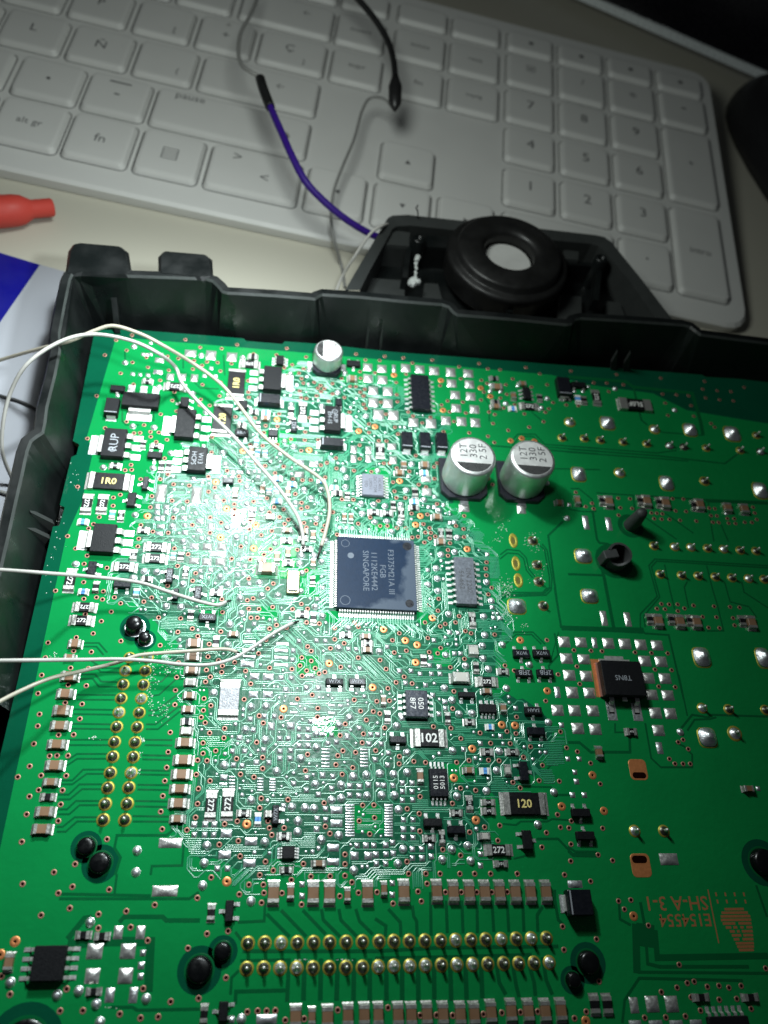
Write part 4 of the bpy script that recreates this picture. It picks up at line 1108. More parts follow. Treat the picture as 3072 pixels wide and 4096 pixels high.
def ic(name, x, y, W, D, H, legs, text='', m='epoxy', tmat='print_grey', trz=0.0, tw=.7, bold=0.0, tx=0, ty=0, line=1.0):
    """legs: list of (side, offsets, leg width, reach)"""
    W, D = round(W, 1), round(D, 1)
    o = put(name, m_pkg(W, D, H, m), bd_, (x, y, 0))
    for side, offs, lw, reach in legs:
        dx, dy, a = SIDE[side]
        me = m_leg(reach, lw, H * .5)
        for k in offs:
            lx = dx * W / 2 + (k if dx == 0 else 0)
            ly = dy * D / 2 + (k if dy == 0 else 0)
            put('leg', me, o, (lx, ly, 0), a)
        if dx:
            block(x + dx * (W / 2 + reach / 2), y, reach / 2, D / 2)
        else:
            block(x, y + dy * (D / 2 + reach / 2), W / 2, reach / 2)
    if text:
        rotd = abs(math.sin(trz)) > .5
        lettering(text, o, tx, ty, H + .012, width=(D if rotd else W) * tw, height=(W if rotd else D) * tw, rz=trz, material=tmat, bold=bold, line=line)
    block(x, y, W / 2, D / 2)
    return o


# ---- place the parts read from the tiles -------------------------------------------
seen = {}


def fresh(kind, p, d):
    for q in seen.setdefault(kind, []):
        if (q[0] - p.x) ** 2 + (q[1] - p.y) ** 2 < d * d:
            return False
    seen[kind].append((p.x, p.y))
    return True


VIAS, MARKQ = [], []
pin_n = 0


def m_pin(ring, k, cone='solder_dull'):
    def fn():
        b = MB()
        b.lathe([(1.10 * k, .0), (1.08 * k, .04), (.92 * k, .09), (.80 * k, .16)], ring, 18)
        b.lathe([(.80 * k, .16), (.62 * k, .30), (.42 * k, .55), (.28 * k, .85)], cone, 18)
        return b
    return cached(('solder_joint', ring, k, cone), fn)


def m_pintip():
    def fn():
        b = MB()
        b.lathe([(.30, .8), (.27, 1.45), (.2, 1.6), (.005, 1.62)], 'tin_leg', 10)
        return b
    return cached(('pin',), fn)


for t, rec in DATA.items():
    for x, y in parse(rec.get('v', '')):
        p = bt(t, x, y)
        if fresh('v', p, .55):
            VIAS.append(p)
    for x, y in parse(rec.get('V', '')):
        p = bt(t, x, y)
        if fresh('V', p, .8):
            put('copper_via', m_via(.68, .22, 'copper'), bd_, (p.x, p.y, .012), random.random() * 6)
            block(p.x, p.y, .7, .7)
    for x, y in parse(rec.get('b', '')):
        p = bt(t, x, y, .3)
        if fresh('b', p, .8):
            put('test_point', m_dome(.62, random.choice((.42, .5, .58))), bd_, (p.x, p.y, 0), random.random() * 6)
            block(p.x, p.y, .65, .65)
    for x, y in parse(rec.get('s', '')):
        p = bt(t, x, y, .15)
        if fresh('s', p, .5):
            k = random.choice((.75, .85, .95))
            put('solder_dot', m_cushion(k, k, .24), bd_, (p.x, p.y, 0), 0)
            block(p.x, p.y, .4, .4)
    for x, y, wd, ht in parse(rec.get('p', '')):
        p, W, D = dims(t, x, y, wd, ht, .12)
        if fresh('p', p, .9):
            hg = round(min(.46, min(W, D) * .23), 2)
            put('solder_pad', m_cushion(W, D, hg, 'solder_flat' if min(W, D) > 1.3 else 'solder'), bd_, (p.x, p.y, 0))
            block(p.x, p.y, W / 2, D / 2)
    for kind, name, H, bm, cm, tm in (('r', 'resistor', .5, 'resistor_black', 'nickel_cap', 'print_white'), ('c', 'ceramic_capacitor', .85, 'cap_brown', 'nickel_cap', ''), ('g', 'pale_capacitor', .8, 'cap_grey', 'nickel_cap', ''),
                                      ('u', 'blue_resistor', .45, 'resistor_blue', 'ceramic_white', 'print_blue')):
        for tok in rec.get(kind, '').split():
            q = tok.split(',')
            x, y, wd, ht = map(float, q[:4])
            tx = q[4] if len(q) > 4 else ''
            p, W, D = dims(t, x, y, wd, ht, H)
            if not fresh('rc', p, .9):
                continue
            hz = W >= D
            L, w_ = (W, D) if hz else (D, W)
            if kind == 'c':
                w_ *= .92
            big = tx in ('1R0', '120')
            fl = 1.0
            if tx and not hz:
                fl = 1
            trz = 0.0
            if tx and random.random() < .35 and not big:
                trz = math.pi
            chip('power_resistor' if big else name, p.x, p.y, L + (.4 if kind != 'u' else 0), w_, H if not big else .6, 0 if hz else math.pi / 2, bm, cm, text=tx, tmat='print_yellow' if big else (tm or 'print_white'), trz=trz,
                 cap=(.62 if big else None))
    for tok in rec.get('B', '').split():
        q = tok.split(',')
        x, y, wd, ht = map(float, q[:4])
        p, W, D = dims(t, x, y, wd, ht, .6)
        hz = W >= D
        L, w_ = (W, D) if hz else (D, W)
        chip('power_resistor', p.x, p.y, L + .5, w_, .6, 0 if hz else math.pi / 2, 'resistor_black' if q[4] else 'resistor_frosted', 'nickel_cap', cap=1.0, fil=.7, text=q[4], tmat='print_yellow' if q[4] != '102' else 'print_white')
    for tok in rec.get('X', '').split():
        x, y, wd, ht = map(float, tok.split(','))
        p, W, D = dims(t, x, y, wd, ht, 1.5)
        chip('ceramic_capacitor', p.x, p.y, W + .5, D, 1.5, 0, 'cap_brown', 'nickel_cap', cap=.55)
    for tok in rec.get('Z', '').split():
        x, y, wd, ht = map(float, tok.split(','))
        p, W, D = dims(t, x, y, wd, ht, 1.4)
        chip('pale_capacitor', p.x, p.y, W + .4, D, 1.4, 0, 'cap_grey', 'nickel_cap', cap=.5)
    for q in parse(rec.get('T', '')):
        k = q[2] if len(q) > 2 else 1.0
        p = bt(t, q[0], q[1], .1)
        if not fresh('T', p, 1.2):
            continue
        dark = p.x > 68 and p.y > 95
        k = round((k * (1.0 if t in 'CDVQ' else 1.0)), 2)
        o = put('solder_joint', m_pin('solder_dull' if dark and random.random() < .25 else 'gold_pad', k, random.choice(('solder_dull', 'solder_dull', 'solder_dull', 'solder'))), bd_, (p.x, p.y, 0), random.random() * 6)
        put('pin', m_pintip(), o)
        block(p.x, p.y, 1.1, 1.1)
    for x, y, wd, ht in parse(rec.get('Q', '')):
        p, W, D = dims(t, x, y, wd, ht, .5)
        if not fresh('T', p, 1.2):
            continue
        def fn(W=W, D=D):
            b = MB()
            k = D / W
            xf = Matrix.Diagonal((1, k, 1, 1))
            r = W / 2 * 1.1
            b.lathe([(r * 1.02, 0), (r, .06), (r * .92, .12)], 'gold_pad', 20, xf=xf, sq=4)
            b.lathe([(r * .92, .12), (r * .82, .35), (r * .62, .75), (r * .42, 1.0), (r * .3, 1.35), (r * .18, 1.5), (.01, 1.5)], 'solder', 20, xf=xf @ Matrix.Translation((.1, .12, 0)), sq=3)
            return b
        put('square_solder_joint', fn().mesh('square_solder_joint'), bd_, (p.x, p.y, 0))
        block(p.x, p.y, W / 2, D / 2)
    for x, y, wd, ht in parse(rec.get('H', '')):
        p, W, D = dims(t, x, y, wd, ht, .1)
        b = MB()
        xf = Matrix.Diagonal((1, D / W, 1, 1))
        r = W / 2
        b.lathe([(r, 0), (r * .97, .08), (r * .72, .1), (r * .5, .03)], 'gold_pad', 20, xf=xf)
        b.lathe([(r * .5, .03), (.01, .012)], 'flux_brown', 20, xf=xf)
        put('plated_slot', b.mesh('plated_slot'), bd_, (p.x, p.y, 0))
        block(p.x, p.y, W / 2, D / 2)
    for x, y in parse(rec.get('Y', '')):
        p = bt(t, x, y, .2)
        o = put('dark_solder_joint', m_pin('flux_brown', 1.05, 'solder_dull'), bd_, (p.x, p.y, 0), 1)
        put('pin', m_pintip(), o)
        block(p.x, p.y, 1.1, 1.1)

for t, x, y0, y1, cnt, wd, ht in SLIM:
    for i in range(cnt):
        p, W, D = dims(t, x, y0 + (y1 - y0) * i / (cnt - 1), wd, ht, .08)
        put('solder_strip', m_cushion(W, D * 1.15, .12), bd_, (p.x, p.y, 0))
        block(p.x, p.y, W / 2, D / 2)

# vias: the first 300 (nearest the camera's axis of attention) one by one, the rest in one mass
for p in VIAS:
    block(p.x, p.y, .4, .4)
VIAS.sort(key=lambda p: (CAM_POS - p).length)
for p in VIAS[:300]:
    put('via', m_via(), bd_, (p.x, p.y, .012), random.random() * 6)
b = MB()
for p in VIAS[300:]:
    xf = Matrix.Translation((p.x, p.y, .012))
    b.lathe([(.46, .0), (.41, .045), (.285, .05), (.26, .035)], 'copper_ring', 14, xf=xf)
    b.lathe([(.26, .036), (.01, .022)], 'hole_dark', 14, False, xf=xf)
o = put('small_via', b.mesh('small_via'), bd_)
o['kind'] = 'stuff'

# ---- small gull wing packages -------------------------------------------------
import re as _re
for t, x, y, wd, ht, legs, tx, turn in SMALL:
    H = 1.05
    p, W, D = dims(t, x, y, wd, ht, H)
    LG = []
    for sd, cn in _re.findall(r'([nsew])(\d)', legs):
        cn = int(cn)
        span = (W if sd in 'ns' else D)
        offs = [0.0] if cn == 1 else [(-.5 + i / (cn - 1)) * span * .64 for i in range(cn)]
        LG.append((sd, offs, min(.5, span * .17) if cn < 4 else .34, .75))
    ic('transistor', p.x, p.y, W, D, H, LG, tx, 'epoxy_gloss' if random.random() < .4 else 'epoxy', trz=turn * math.pi / 2, tw=.66)

# ---- power packages with a tab -------------------------------------------------
for t, x, y, wd, ht, tabs, legs, tx, turn in POWER:
    H = 1.65
    p, W, D = dims(t, x, y, wd, ht, H)
    span = W if tabs in 'ns' else D
    pit = span * .33
    o = ic('power_transistor', p.x, p.y, W, D, H, [(legs, [-pit, 0, pit], 1.15, 2.7)], tx, 'epoxy', 'print_grey', turn * math.pi / 2, .6, line=.95)
    dx, dy, a = SIDE[tabs]
    b = MB()
    h_ = span * .29
    xs_ = [(-.1, .9), (.8, .9), (1.25, .22), (2.3, .2)]
    V = [(q_[0], s_, q_[1]) for s_ in (-h_, h_) for q_ in xs_] + [(2.3, -h_, .03), (2.3, h_, .03)]
    b.add(V, [(0, 1, 5, 4), (1, 2, 6, 5), (2, 3, 7, 6), (3, 8, 9, 7)], 'tin_leg')
    b.box(.8, 2.7, -h_ - .3, h_ + .3, 0, .06, 'solder')
    put('tab', b.mesh('tab'), o, (dx * W / 2, dy * D / 2, 0), a)
    block(p.x + dx * (W / 2 + 1), p.y + dy * (D / 2 + 1), 1.2 if dx else h_, 1.2 if dy else h_)
    if tx.startswith('RUP'):
        b = MB()
        b.lathe([(.62, 0), (.5, 0)], 'print_grey', 20, False)
        put('logo_ring', b.mesh('logo_ring'), o, (0 if turn == 1 else .45, (-D * .26 if turn == 1 else D * .27), H + .013))
        lettering('ON', o, 0 if turn == 1 else .45, (-D * .26 if turn == 1 else D * .27), H + .014, width=.7, rz=turn * math.pi / 2, material='print_grey')
for t, x, y, wd, ht in DIODES:
    H = 1.9 if t != 'R' else 2.2
    p, W, D = dims(t, x, y, wd, ht, H)
    hz = W > D
    o = ic('diode', p.x, p.y, W, D, H, [], '', 'epoxy_gloss' if t != 'A' else 'epoxy')
    for sd in (('e', 'w') if hz else ('n', 's')):
        dx, dy, a = SIDE[sd]
        w_ = (D if hz else W) * .62
        b = MB()
        b.box(-.15, .22, -w_ / 2, w_ / 2, .02, 1.0, 'tin_leg', .05)
        b.box(.1, .75, -w_ / 2 - .15, w_ / 2 + .15, 0, .09, 'solder')
        put('terminal', b.mesh('terminal'), o, (dx * W / 2, dy * D / 2, 0), a)
    b = MB()
    if hz:
        b.box(-W / 2 + .35, -W / 2 + .6, -D / 2 + .2, D / 2 - .2, H - .05, H + .01, 'print_grey')
    else:
        b.box(-W / 2 + .2, W / 2 - .2, -D / 2 + .3, -D / 2 + .5, H - .05, H + .01, 'print_grey')
    put('polarity_band', b.mesh('polarity_band'), o)

# ---- larger chips ----------------------------------------------------------------
def span_offs(n_, pitch):
    return [(i - (n_ - 1) / 2) * pitch for i in range(n_)]


# main controller, 120 pins
mc = m = bp(1507, 2291, 1.5)
mat('controller_epoxy', (0.006, 0.017, 0.040), 0.42, vary=0.2, scale=900, bump=0.12, bscale=3500, rvary=.06, spec=0.14)
mat('print_faint', (0.075, 0.095, 0.125), 0.6, vary=0.25, scale=900)
nt = MATS['controller_epoxy'].node_tree
# flux residue creeping in from the rim, its grey lamp sheen painted into the colour
bs = nt.nodes['Principled BSDF']
tcn = nt.nodes.new('ShaderNodeTexCoord'); sep = nt.nodes.new('ShaderNodeSeparateXYZ'); nt.links.new(tcn.outputs['Object'], sep.inputs[0])
def mth(op, a=None, b_=None, v=0.0):
    q = nt.nodes.new('ShaderNodeMath'); q.operation = op
    for i, s_ in enumerate((a, b_)):
        if s_ is not None:
            nt.links.new(s_, q.inputs[i])
        else:
            q.inputs[i].default_value = v
    return q.outputs[0]
ax_ = mth('ABSOLUTE', sep.outputs['X']); ay_ = mth('ABSOLUTE', sep.outputs['Y'])
mx_ = mth('MAXIMUM', ax_, ay_)
nz = nt.nodes.new('ShaderNodeTexNoise'); nz.inputs['Scale'].default_value = 320; nz.inputs['Detail'].default_value = 6
nt.links.new(tcn.outputs['Object'], nz.inputs['Vector'])
nn_ = mth('MULTIPLY', nz.outputs['Fac'], None, .0065)
xr = mth('MULTIPLY', sep.outputs['X'], None, .28)
yr = mth('MULTIPLY', sep.outputs['Y'], None, -.16)
sm = mth('ADD', mth('ADD', mth('ADD', mx_, nn_), xr), yr)
mr = nt.nodes.new('ShaderNodeMapRange'); mr.inputs['From Min'].default_value = .0102; mr.inputs['From Max'].default_value = .0116
nt.links.new(sm, mr.inputs['Value'])
film_sheen = nt.nodes.new('ShaderNodeMix'); film_sheen.data_type = 'RGBA'
film_sheen.inputs['B'].default_value = (.055, .072, .10, 1)
old = bs.inputs['Base Color'].links[0].from_socket
nt.links.new(old, film_sheen.inputs['A']); nt.links.new(mr.outputs['Result'], film_sheen.inputs['Factor']); nt.links.new(film_sheen.outputs['Result'], bs.inputs['Base Color'])
offs = span_offs(30, .5)
o = ic('microcontroller', m.x, m.y, 15.9, 15.9, 1.5, [(sd, offs, .24, 1.15) for sd in 'nsew'], 'F3375M21A III\nFGB\n1112KE4442\nSINGAPORE', 'controller_epoxy', 'print_faint', -math.pi / 2, .62, tx=.4, ty=.4)
for dx, dy, r, ringm in ((-6.3, 6.3, .85, 1), (-6.3, -6.3, 1.0, 1), (6.4, 6.4, .95, 0), (6.4, -6.4, .85, 0), (-5.2, 3.6, .65, 2)):
    b = MB()
    if ringm == 1:
        b.lathe([(r, .0), (r * .9, .0)], 'print_faint', 24, False)
        b.lathe([(r * .9, .0), (.01, .0)], 'controller_epoxy', 24, False)
    else:
        b.lathe([(r, .0), (.01, .0)], 'epoxy_gloss' if ringm == 0 else 'print_faint', 24, False)
    put('mould_mark', b.mesh('mould_mark'), o, (dx, dy, 1.508))

# analogue switch
p, W, D = dims('G', 398, 285, 180, 180, 1.1)
mat('ic_glare', (0.16, 0.17, 0.21), 0.4, vary=.15, scale=1500, bump=.1)  # grey colour stands for the lamp's glare on this dark top
ic('integrated_circuit', p.x, p.y, W, D, 1.1, [('e', span_offs(8, D / 8), .32, 1.0), ('w', span_offs(8, D / 8), .32, 1.0)], 'HC4051\nDC1T204\nUX011\n07D', 'ic_glare', 'print_dark', -math.pi / 2, .78)
# fourteen pin chip at the top
p, W, D = dims('C', 172, 550, 152, 285, 1.5)
ic('integrated_circuit', p.x, p.y, W, D, 1.5, [('e', span_offs(7, D / 7.2), .5, 1.2), ('w', span_offs(7, D / 7.2), .5, 1.2)], '', 'epoxy_gloss')
# tall chip right of the controller, lamp reflection painted as a grey top
a_ = bp(1300 + 1145 / TK, 1800 + 885 / TK, 1.5); c_ = bp(1300 + 1188 / TK, 2350 + 138 / TK, 1.5)
W = (bt('G', 1230, 1060, 1.5) - bt('G', 1064, 1060, 1.5)).length
D = (a_.y - c_.y)
mat('ic_sheen', (0.10, 0.11, 0.13), 0.42, vary=.7, scale=2200, bump=.2)
ic('integrated_circuit', (a_.x + c_.x) / 2, (a_.y + c_.y) / 2, W, D, 1.5, [('e', span_offs(8, D / 8.2), .45, 1.3), ('w', span_offs(8, D / 8.2), .45, 1.3)], 'ON 2202\n54-662', 'ic_sheen', 'print_dark', -math.pi / 2, .6)
# glossy eight pin chip
p, W, D = dims('L', 763, 960, 185, 225, 1.5)
mat('ic_sticker', (0.05, 0.055, 0.07), 0.25, vary=.8, scale=1600, bump=.2)
ic('integrated_circuit', p.x, p.y, W, D, 1.5, [('e', span_offs(4, D / 4.4), .45, 1.0), ('w', span_offs(4, D / 4.4), .45, 1.0)], '050\n8F7', 'ic_sticker', 'print_white', -math.pi / 2, .6)
# narrow eight pin chip below it
p, W, D = dims('P', 738, 475, 155, 240, 1.1)
ic('integrated_circuit', p.x, p.y, W, D, 1.1, [('n', span_offs(4, W / 4.6), .3, 1.2), ('s', span_offs(4, W / 4.6), .3, 1.2)], '0115\n5013', 'epoxy_gloss', 'print_white', math.pi / 2, .6)
# small chip
p, W, D = dims('O', 942, 1055, 105, 110, 1.0)
ic('integrated_circuit', p.x, p.y, W, D, 1.0, [('e', span_offs(4, D / 4.4), .26, .6), ('w', span_offs(4, D / 4.4), .26, .6)])
# eight pin chip bottom left
p, W, D = dims('S', 400, 740, 275, 300, 1.5)
ic('integrated_circuit', p.x, p.y, W, D, 1.5, [('e', span_offs(4, D / 3.8), .5, 1.5), ('w', span_offs(4, D / 3.8), .5, 1.5)])
# connector like chip bottom right
p, W, D = dims('R', 1345, 1660, 340, 150, 1.2)
ic('integrated_circuit', p.x, p.y, W, D, 1.2, [('n', span_offs(6, W / 6.2), .5, 1.2)])
# large power transistor among the pads
p, W, D = dims('I', 460, 1060, 335, 285, 2.2)
o = ic('power_transistor', p.x, p.y, W, D, 2.2, [('s', [-W * .31, W * .31], .9, 2.6)], 'T8NS', 'epoxy', 'print_grey', math.pi, .4)
b = MB()
b.box(-W / 2 + .2, W / 2 - 1.8, D / 2 - .2, D / 2 + .55, .9, 1.3, 'tin_leg')
b.box(-W / 2 + 1.5, W / 2 - 3.0, D / 2 + .56, D / 2 + 1.2, .9, 1.3, 'tin_leg')
put('tab', b.mesh('tab'), o)
b = MB()
b.box(-W / 2 - 1.0, -W / 2 + .8, -D / 2 + .3, D / 2 + .9, 0.0, .04, 'copper')
b.box(-W / 2 - .3, -W / 2 + .6, -D / 2 + .3, D / 2 + .1, .04, .5, 'copper_ring')
put('copper_plate', b.mesh('copper_plate'), o)
b = MB()
b.box(-.45, .45, -D / 2 - .75, -D / 2 + .1, .9, 1.25, 'tin_leg')
put('cut_leg', b.mesh('cut_leg'), o)
for sx in (-1, 1):
    b = MB()
    b.box(-.95, .95, -D / 2 - 4.2, -D / 2 - .6, 0, .05, 'solder', .02)
    put('landing_pad', b.mesh('landing_pad'), o, (sx * W * .31, 0, 0))
# shunt
p, W, D = dims('D', 562, 655, 265, 85, .9)
chip('shunt_resistor', p.x, p.y, W + .3, D, .9, 0, 'resistor_black', 'nickel_cap', cap=2.0, fil=.35, text='5L0F', tmat='print_white', trz=math.pi)
# crystal
p, W, D = dims('F', 982, 1085, 105, 190, 1.2)
b = MB()
b.box(-W / 2, W / 2, -D / 2, D / 2, .02, .8, 'crystal_gold', .15)
o = put('crystal', b.mesh('crystal'), bd_, (p.x, p.y, 0))
b = MB()
b.box(-W / 2 + .3, W / 2 - .4, -D / 2 + .4, D / 2 - .25, .8, 1.15, 'crystal_lid', .2)
put('lid', b.mesh('lid'), o)
block(p.x, p.y, W / 2, D / 2)

# ---- electrolytic capacitors --------------------------------------------------------
def electrolytic(px, py, R_, H, base, txt, trz, mark_a, label):
    p = bp(px, py, H)
    def fn():
        b = MB()
        s_ = base / 2
        c = base * .16
        ring = lambda z, k: [(-s_ * k, -s_ * k + c, z), (-s_ * k + c, -s_ * k, z), (s_ * k - c, -s_ * k, z), (s_ * k, -s_ * k + c, z), (s_ * k, s_ * k, z), (-s_ * k, s_ * k, z)]
        b.rings([ring(.1, 1), ring(1.15, 1), ring(1.3, .98)], 'base_black')
        return b
    o = put('electrolytic_capacitor', cached(('electrolytic_base', base), fn), bd_, (p.x, p.y, 0))
    o['label'] = label
    def can():
        b = MB()
        b.lathe([(R_ * .93, 1.2), (R_ * .96, 1.5), (R_, 1.9), (R_, H - .7), (R_ * .985, H - .35), (R_ * .93, H - .1), (R_ * .86, H)], 'aluminium', 40)
        return b
    put('can', cached(('can', R_, H), can), o)
    def lid():
        b = MB()
        b.lathe([(R_ * .86, H), (.01, H)], 'can_top', 40, False)
        return b
    put('can_top', cached(('can_top', R_, H), lid), o)
    b = MB()
    rr = R_ * .84
    cut = rr * .46
    a0 = math.acos(cut / rr)
    arc = [(rr * math.cos(-a0 + 2 * a0 * i / 20), rr * math.sin(-a0 + 2 * a0 * i / 20), H + .012) for i in range(21)]
    b.add(arc, [list(range(21))], 'can_mark')
    put('polarity_mark', b.mesh('polarity_mark'), o, (0, 0, 0), mark_a)
    lettering(txt, o, 0, 0, H + .014, width=R_ * 1.15, height=R_ * 1.15, rz=trz, material='print_dark', bold=.0, line=.9).location = Vector((-math.cos(mark_a) * R_ * .22, -math.sin(mark_a) * R_ * .22, H + .014)) * S
    for sx in (-1, 1):
        b = MB()
        b.box(-.6, .6, -.9, .9, 0, .12, 'solder', .04)
        ang = mark_a
        put('terminal', b.mesh('terminal'), o, (math.cos(ang) * sx * (base / 2 + .6), math.sin(ang) * sx * (base / 2 + .6), 0), ang)
    block(p.x, p.y, base / 2, base / 2)
    return o


electrolytic(1600 + 610 / TK, 1300 + 1080 / TK, 5.0, 10.0, 10.3, '12T\n330\n2 5F', math.pi / 2, -math.pi / 2, 'tall can left of the pair marked 330')
electrolytic(1600 + 1105 / TK, 1300 + 1105 / TK, 5.0, 10.0, 10.3, '12T\n330\n2 5F', math.pi / 2, -math.pi / 2, 'tall can right of the pair marked 330')
electrolytic(900 + 862 / TK, 1300 + 205 / TK, 3.3, 5.6, 6.6, '13T\n3  3\n2 5s', 0, math.pi, 'short can marked 33 by the rear wall')

# ---- posts, boss, copper slots, board lettering ----------------------------------------
for t, x, y, r, h, halo in POSTS:
    h = h if halo else h * .5
    r = r if halo else r * .86
    p = bt(t, x, y, h)
    b = MB()
    b.lathe([(r * 1.75, .016), (r * 1.2, .016), (r * 1.18, .018)], 'mask_bare', 28, False)
    b.lathe([(r * 1.22, .02), (r * 1.15, .05), (r * 1.05, .025)], 'solder' if halo else 'mask_gap', 28)
    b.lathe([(r * 1.06, .02), (r, h * .5), (r * .92, h * .85), (r * .72, h), (.01, h * .97)], 'post_plastic', 24)
    put('locating_post', b.mesh('locating_post'), bd_, (p.x, p.y, 0))
    block(p.x, p.y, r * 1.7, r * 1.7)
# slanted grey peg and open ring boss
p0, p1 = bt('V', 520, 630, .0), bt('V', 575, 560, 5.0)
p1 = Vector((p0.x + .3, p0.y + .2, 6.2))
b = MB()
b.lathe([(3.0, .014), (1.9, .015)], 'mask_gap', 28, False, xf=Matrix.Translation(p0))
q = (p1 - p0).to_track_quat('Z', 'Y').to_matrix().to_4x4()
b.lathe([(1.7, 0), (1.5, 2.5), (1.25, 5.2), (1.05, 5.9), (.01, 6.1)], 'post_grey', 24, xf=Matrix.Translation(p0) @ q)
o = put('locating_peg', b.mesh('locating_peg'), bd_)
p = bt('V', 415, 880, 2.2)
b = MB()
N = 40
R1, R2 = 2.55, 2.05
a0, a1 = math.radians(-148), math.radians(160)
prof = lambda a: 3.6 - 1.3 * max(0, math.cos(a + 2.1)) ** 2
Vv, Ff = [], []
for i in range(N + 1):
    a = a0 + (a1 - a0) * i / N
    h = prof(a)
    c, s_ = math.cos(a), math.sin(a)
    Vv += [(R1 * 1.05 * c, R1 * 1.05 * s_, 0), (R1 * c, R1 * s_, h), (R2 * c, R2 * s_, h), (R2 * c, R2 * s_, 0)]
for i in range(N):
    for k in range(3):
        Ff.append((i * 4 + k, i * 4 + k + 4, i * 4 + k + 5, i * 4 + k + 1))
b.add([(x + p.x, y + p.y, z) for x, y, z in Vv], Ff, 'post_grey', False)
b.lathe([(4.2, .014), (2.6, .015)], 'mask_gap', 30, False, xf=Matrix.Translation((p.x, p.y, 0)))
b.lathe([(2.1, .05), (.01, .05)], 'post_plastic', 20, False, xf=Matrix.Translation((p.x, p.y, 0)))
o = put('ring_boss', b.mesh('ring_boss'), bd_)
b = MB()
b.box(-1.9, 1.3, -1.0, 1.0, .02, 3.4, 'post_grey', .15)
put('clip_block', b.mesh('clip_block'), o, (p.x - 1.7, p.y - .1, 0), math.radians(12))
block(p.x, p.y, 3, 3)
for t, x, y, wd, ht, sx_, sy_, sw, sh in (('Q', 582, 785, 145, 170, 592, 832, 112, 50), ('R', 605, 335, 160, 195, 593, 285, 125, 62)):
    p, W, D = dims(t, x, y, wd, ht, .02)
    s_, SW, SH = dims(t, sx_, sy_, sw, sh, .05)
    b = MB()
    b.rings([rrect_n(-W / 2, W / 2, -D / 2, D / 2, .012, .8), rrect_n(-W / 2 + .05, W / 2 - .05, -D / 2 + .05, D / 2 - .05, .045, .8)], 'copper')
    b.add([(x_ + s_.x - p.x, y_ + s_.y - p.y, z_) for x_, y_, z_ in rrect_n(-SW / 2, SW / 2, -SH / 2, SH / 2, .055, SH * .48)], [list(range(20))], 'hole_dark')
    put('copper_slot', b.mesh('copper_slot'), bd_, (p.x, p.y, 0))
    block(p.x, p.y, W / 2, D / 2)
for txt, t, x, y, wpx in (('SH-A 3-1', 'R', 910, 650, 500), ('E154554', 'R', 972, 790, 425)):
    p, W, D = dims(t, x, y, wpx, 60, .02)
    lettering(txt, bd_, p.x, p.y, .02, width=W, rz=math.pi, material='print_copper', bold=.01, name='board_lettering')
b = MB()
p = bt('R', 1410, 860)
for yy, x0, x1 in ((3.0, -1.7, 1.9), (2.45, -2.4, 2.5), (1.9, -2.7, 2.8), (1.35, -2.8, 2.8), (.8, -2.6, -.3), (.8, .3, 2.7), (.2, -2.2, -1.2), (.2, -.8, -.1), (.2, .5, 1.1), (.2, 1.6, 2.7), (-.4, -1.6, -.7), (-.4, -.3, .2), (-.4, .6, 2.6), (-1.0, -1.4, .3), (-1.0, .7, 2.5), (-1.6, -1.2, -.2), (-1.6, .4, 2.4), (-2.2, -1.0, 2.3), (-2.7, -.9, 2.2), (-3.2, -.7, 2.0)):
    b.add([(p.x + x0, p.y + yy - .2, .016), (p.x + x1, p.y + yy - .2, .016), (p.x + x1, p.y + yy + .2, .016), (p.x + x0, p.y + yy + .2, .016)], [(0, 1, 2, 3)], 'print_copper')
put('emblem', b.mesh('emblem'), bd_)
b = MB()
ribbon(b, [tuple(bt('R', 1160, 535))[:2], tuple(bt('R', 1250, 980))[:2]], .22, .016, 'print_copper')
for i in range(4):
    for y in (575, 635):
        q_ = bt('R', 1228 + i * 77 + (y - 575) * .2, y)
        b.add([(q_.x - .15, q_.y - .3, .016), (q_.x + .15, q_.y - .3, .016), (q_.x + .15, q_.y + .3, .016), (q_.x - .15, q_.y + .3, .016)], [(0, 1, 2, 3)], 'print_copper')
put('printed_line', b.mesh('printed_line'), bd_)

# ---- many further tiny solder dots between the larger parts ------------------------
def blocked(x, y, r):
    c0 = cell(x - r, y - r); c1 = cell(x + r, y + r)
    return any((i, j) in occ for i in range(c0[0], c1[0] + 1) for j in range(c0[1], c1[1] + 1))


LOWER = [tuple(bd(x, y))[:2] for x, y in ((470, 1490), (1010, 1470), (1040, 1640), (1010, 1840), (560, 1850), (430, 1760), (470, 1600))]
extra = MB()
made = 0
n_one = 0
for k in range(9000):
    x, y = random.uniform(min(q[0] for q in DENSE), max(q[0] for q in DENSE)), random.uniform(min(q[1] for q in DENSE), max(q[1] for q in DENSE))
    lowz = inside((x, y), LOWER)
    if not inside((x, y), DENSE) or (not lowz and random.random() < .62):
        continue
    r = random.choice((.22, .28, .34, .42))
    n_row = random.choice((1, 1, 2, 2, 3))
    hz = random.random() < .6
    for i in range(n_row):
        xx, yy = x + (i * r * 3.1 if hz else 0), y + (0 if hz else i * r * 3.1)
        if not inside((xx, yy), DENSE) or blocked(xx, yy, r + .22):
            break
        block(xx, yy, r * .9, r * .9)
        if r > .4 and n_one < 90:
            put('solder_dot', m_cushion(.84, .84, .24), bd_, (xx, yy, 0)); n_one += 1
        else:
            extra.lathe([(r * 1.1, .02), (r, .06), (r * .8, r * .45), (r * .35, r * .62), (.005, r * .64)], 'solder', 8, xf=Matrix.Translation((xx, yy, 0)), sq=random.choice((2, 4)))
        made += 1
    if made > 620:
        break
o = put('solder_speck', extra.mesh('solder_speck'), bd_)
o['kind'] = 'stuff'

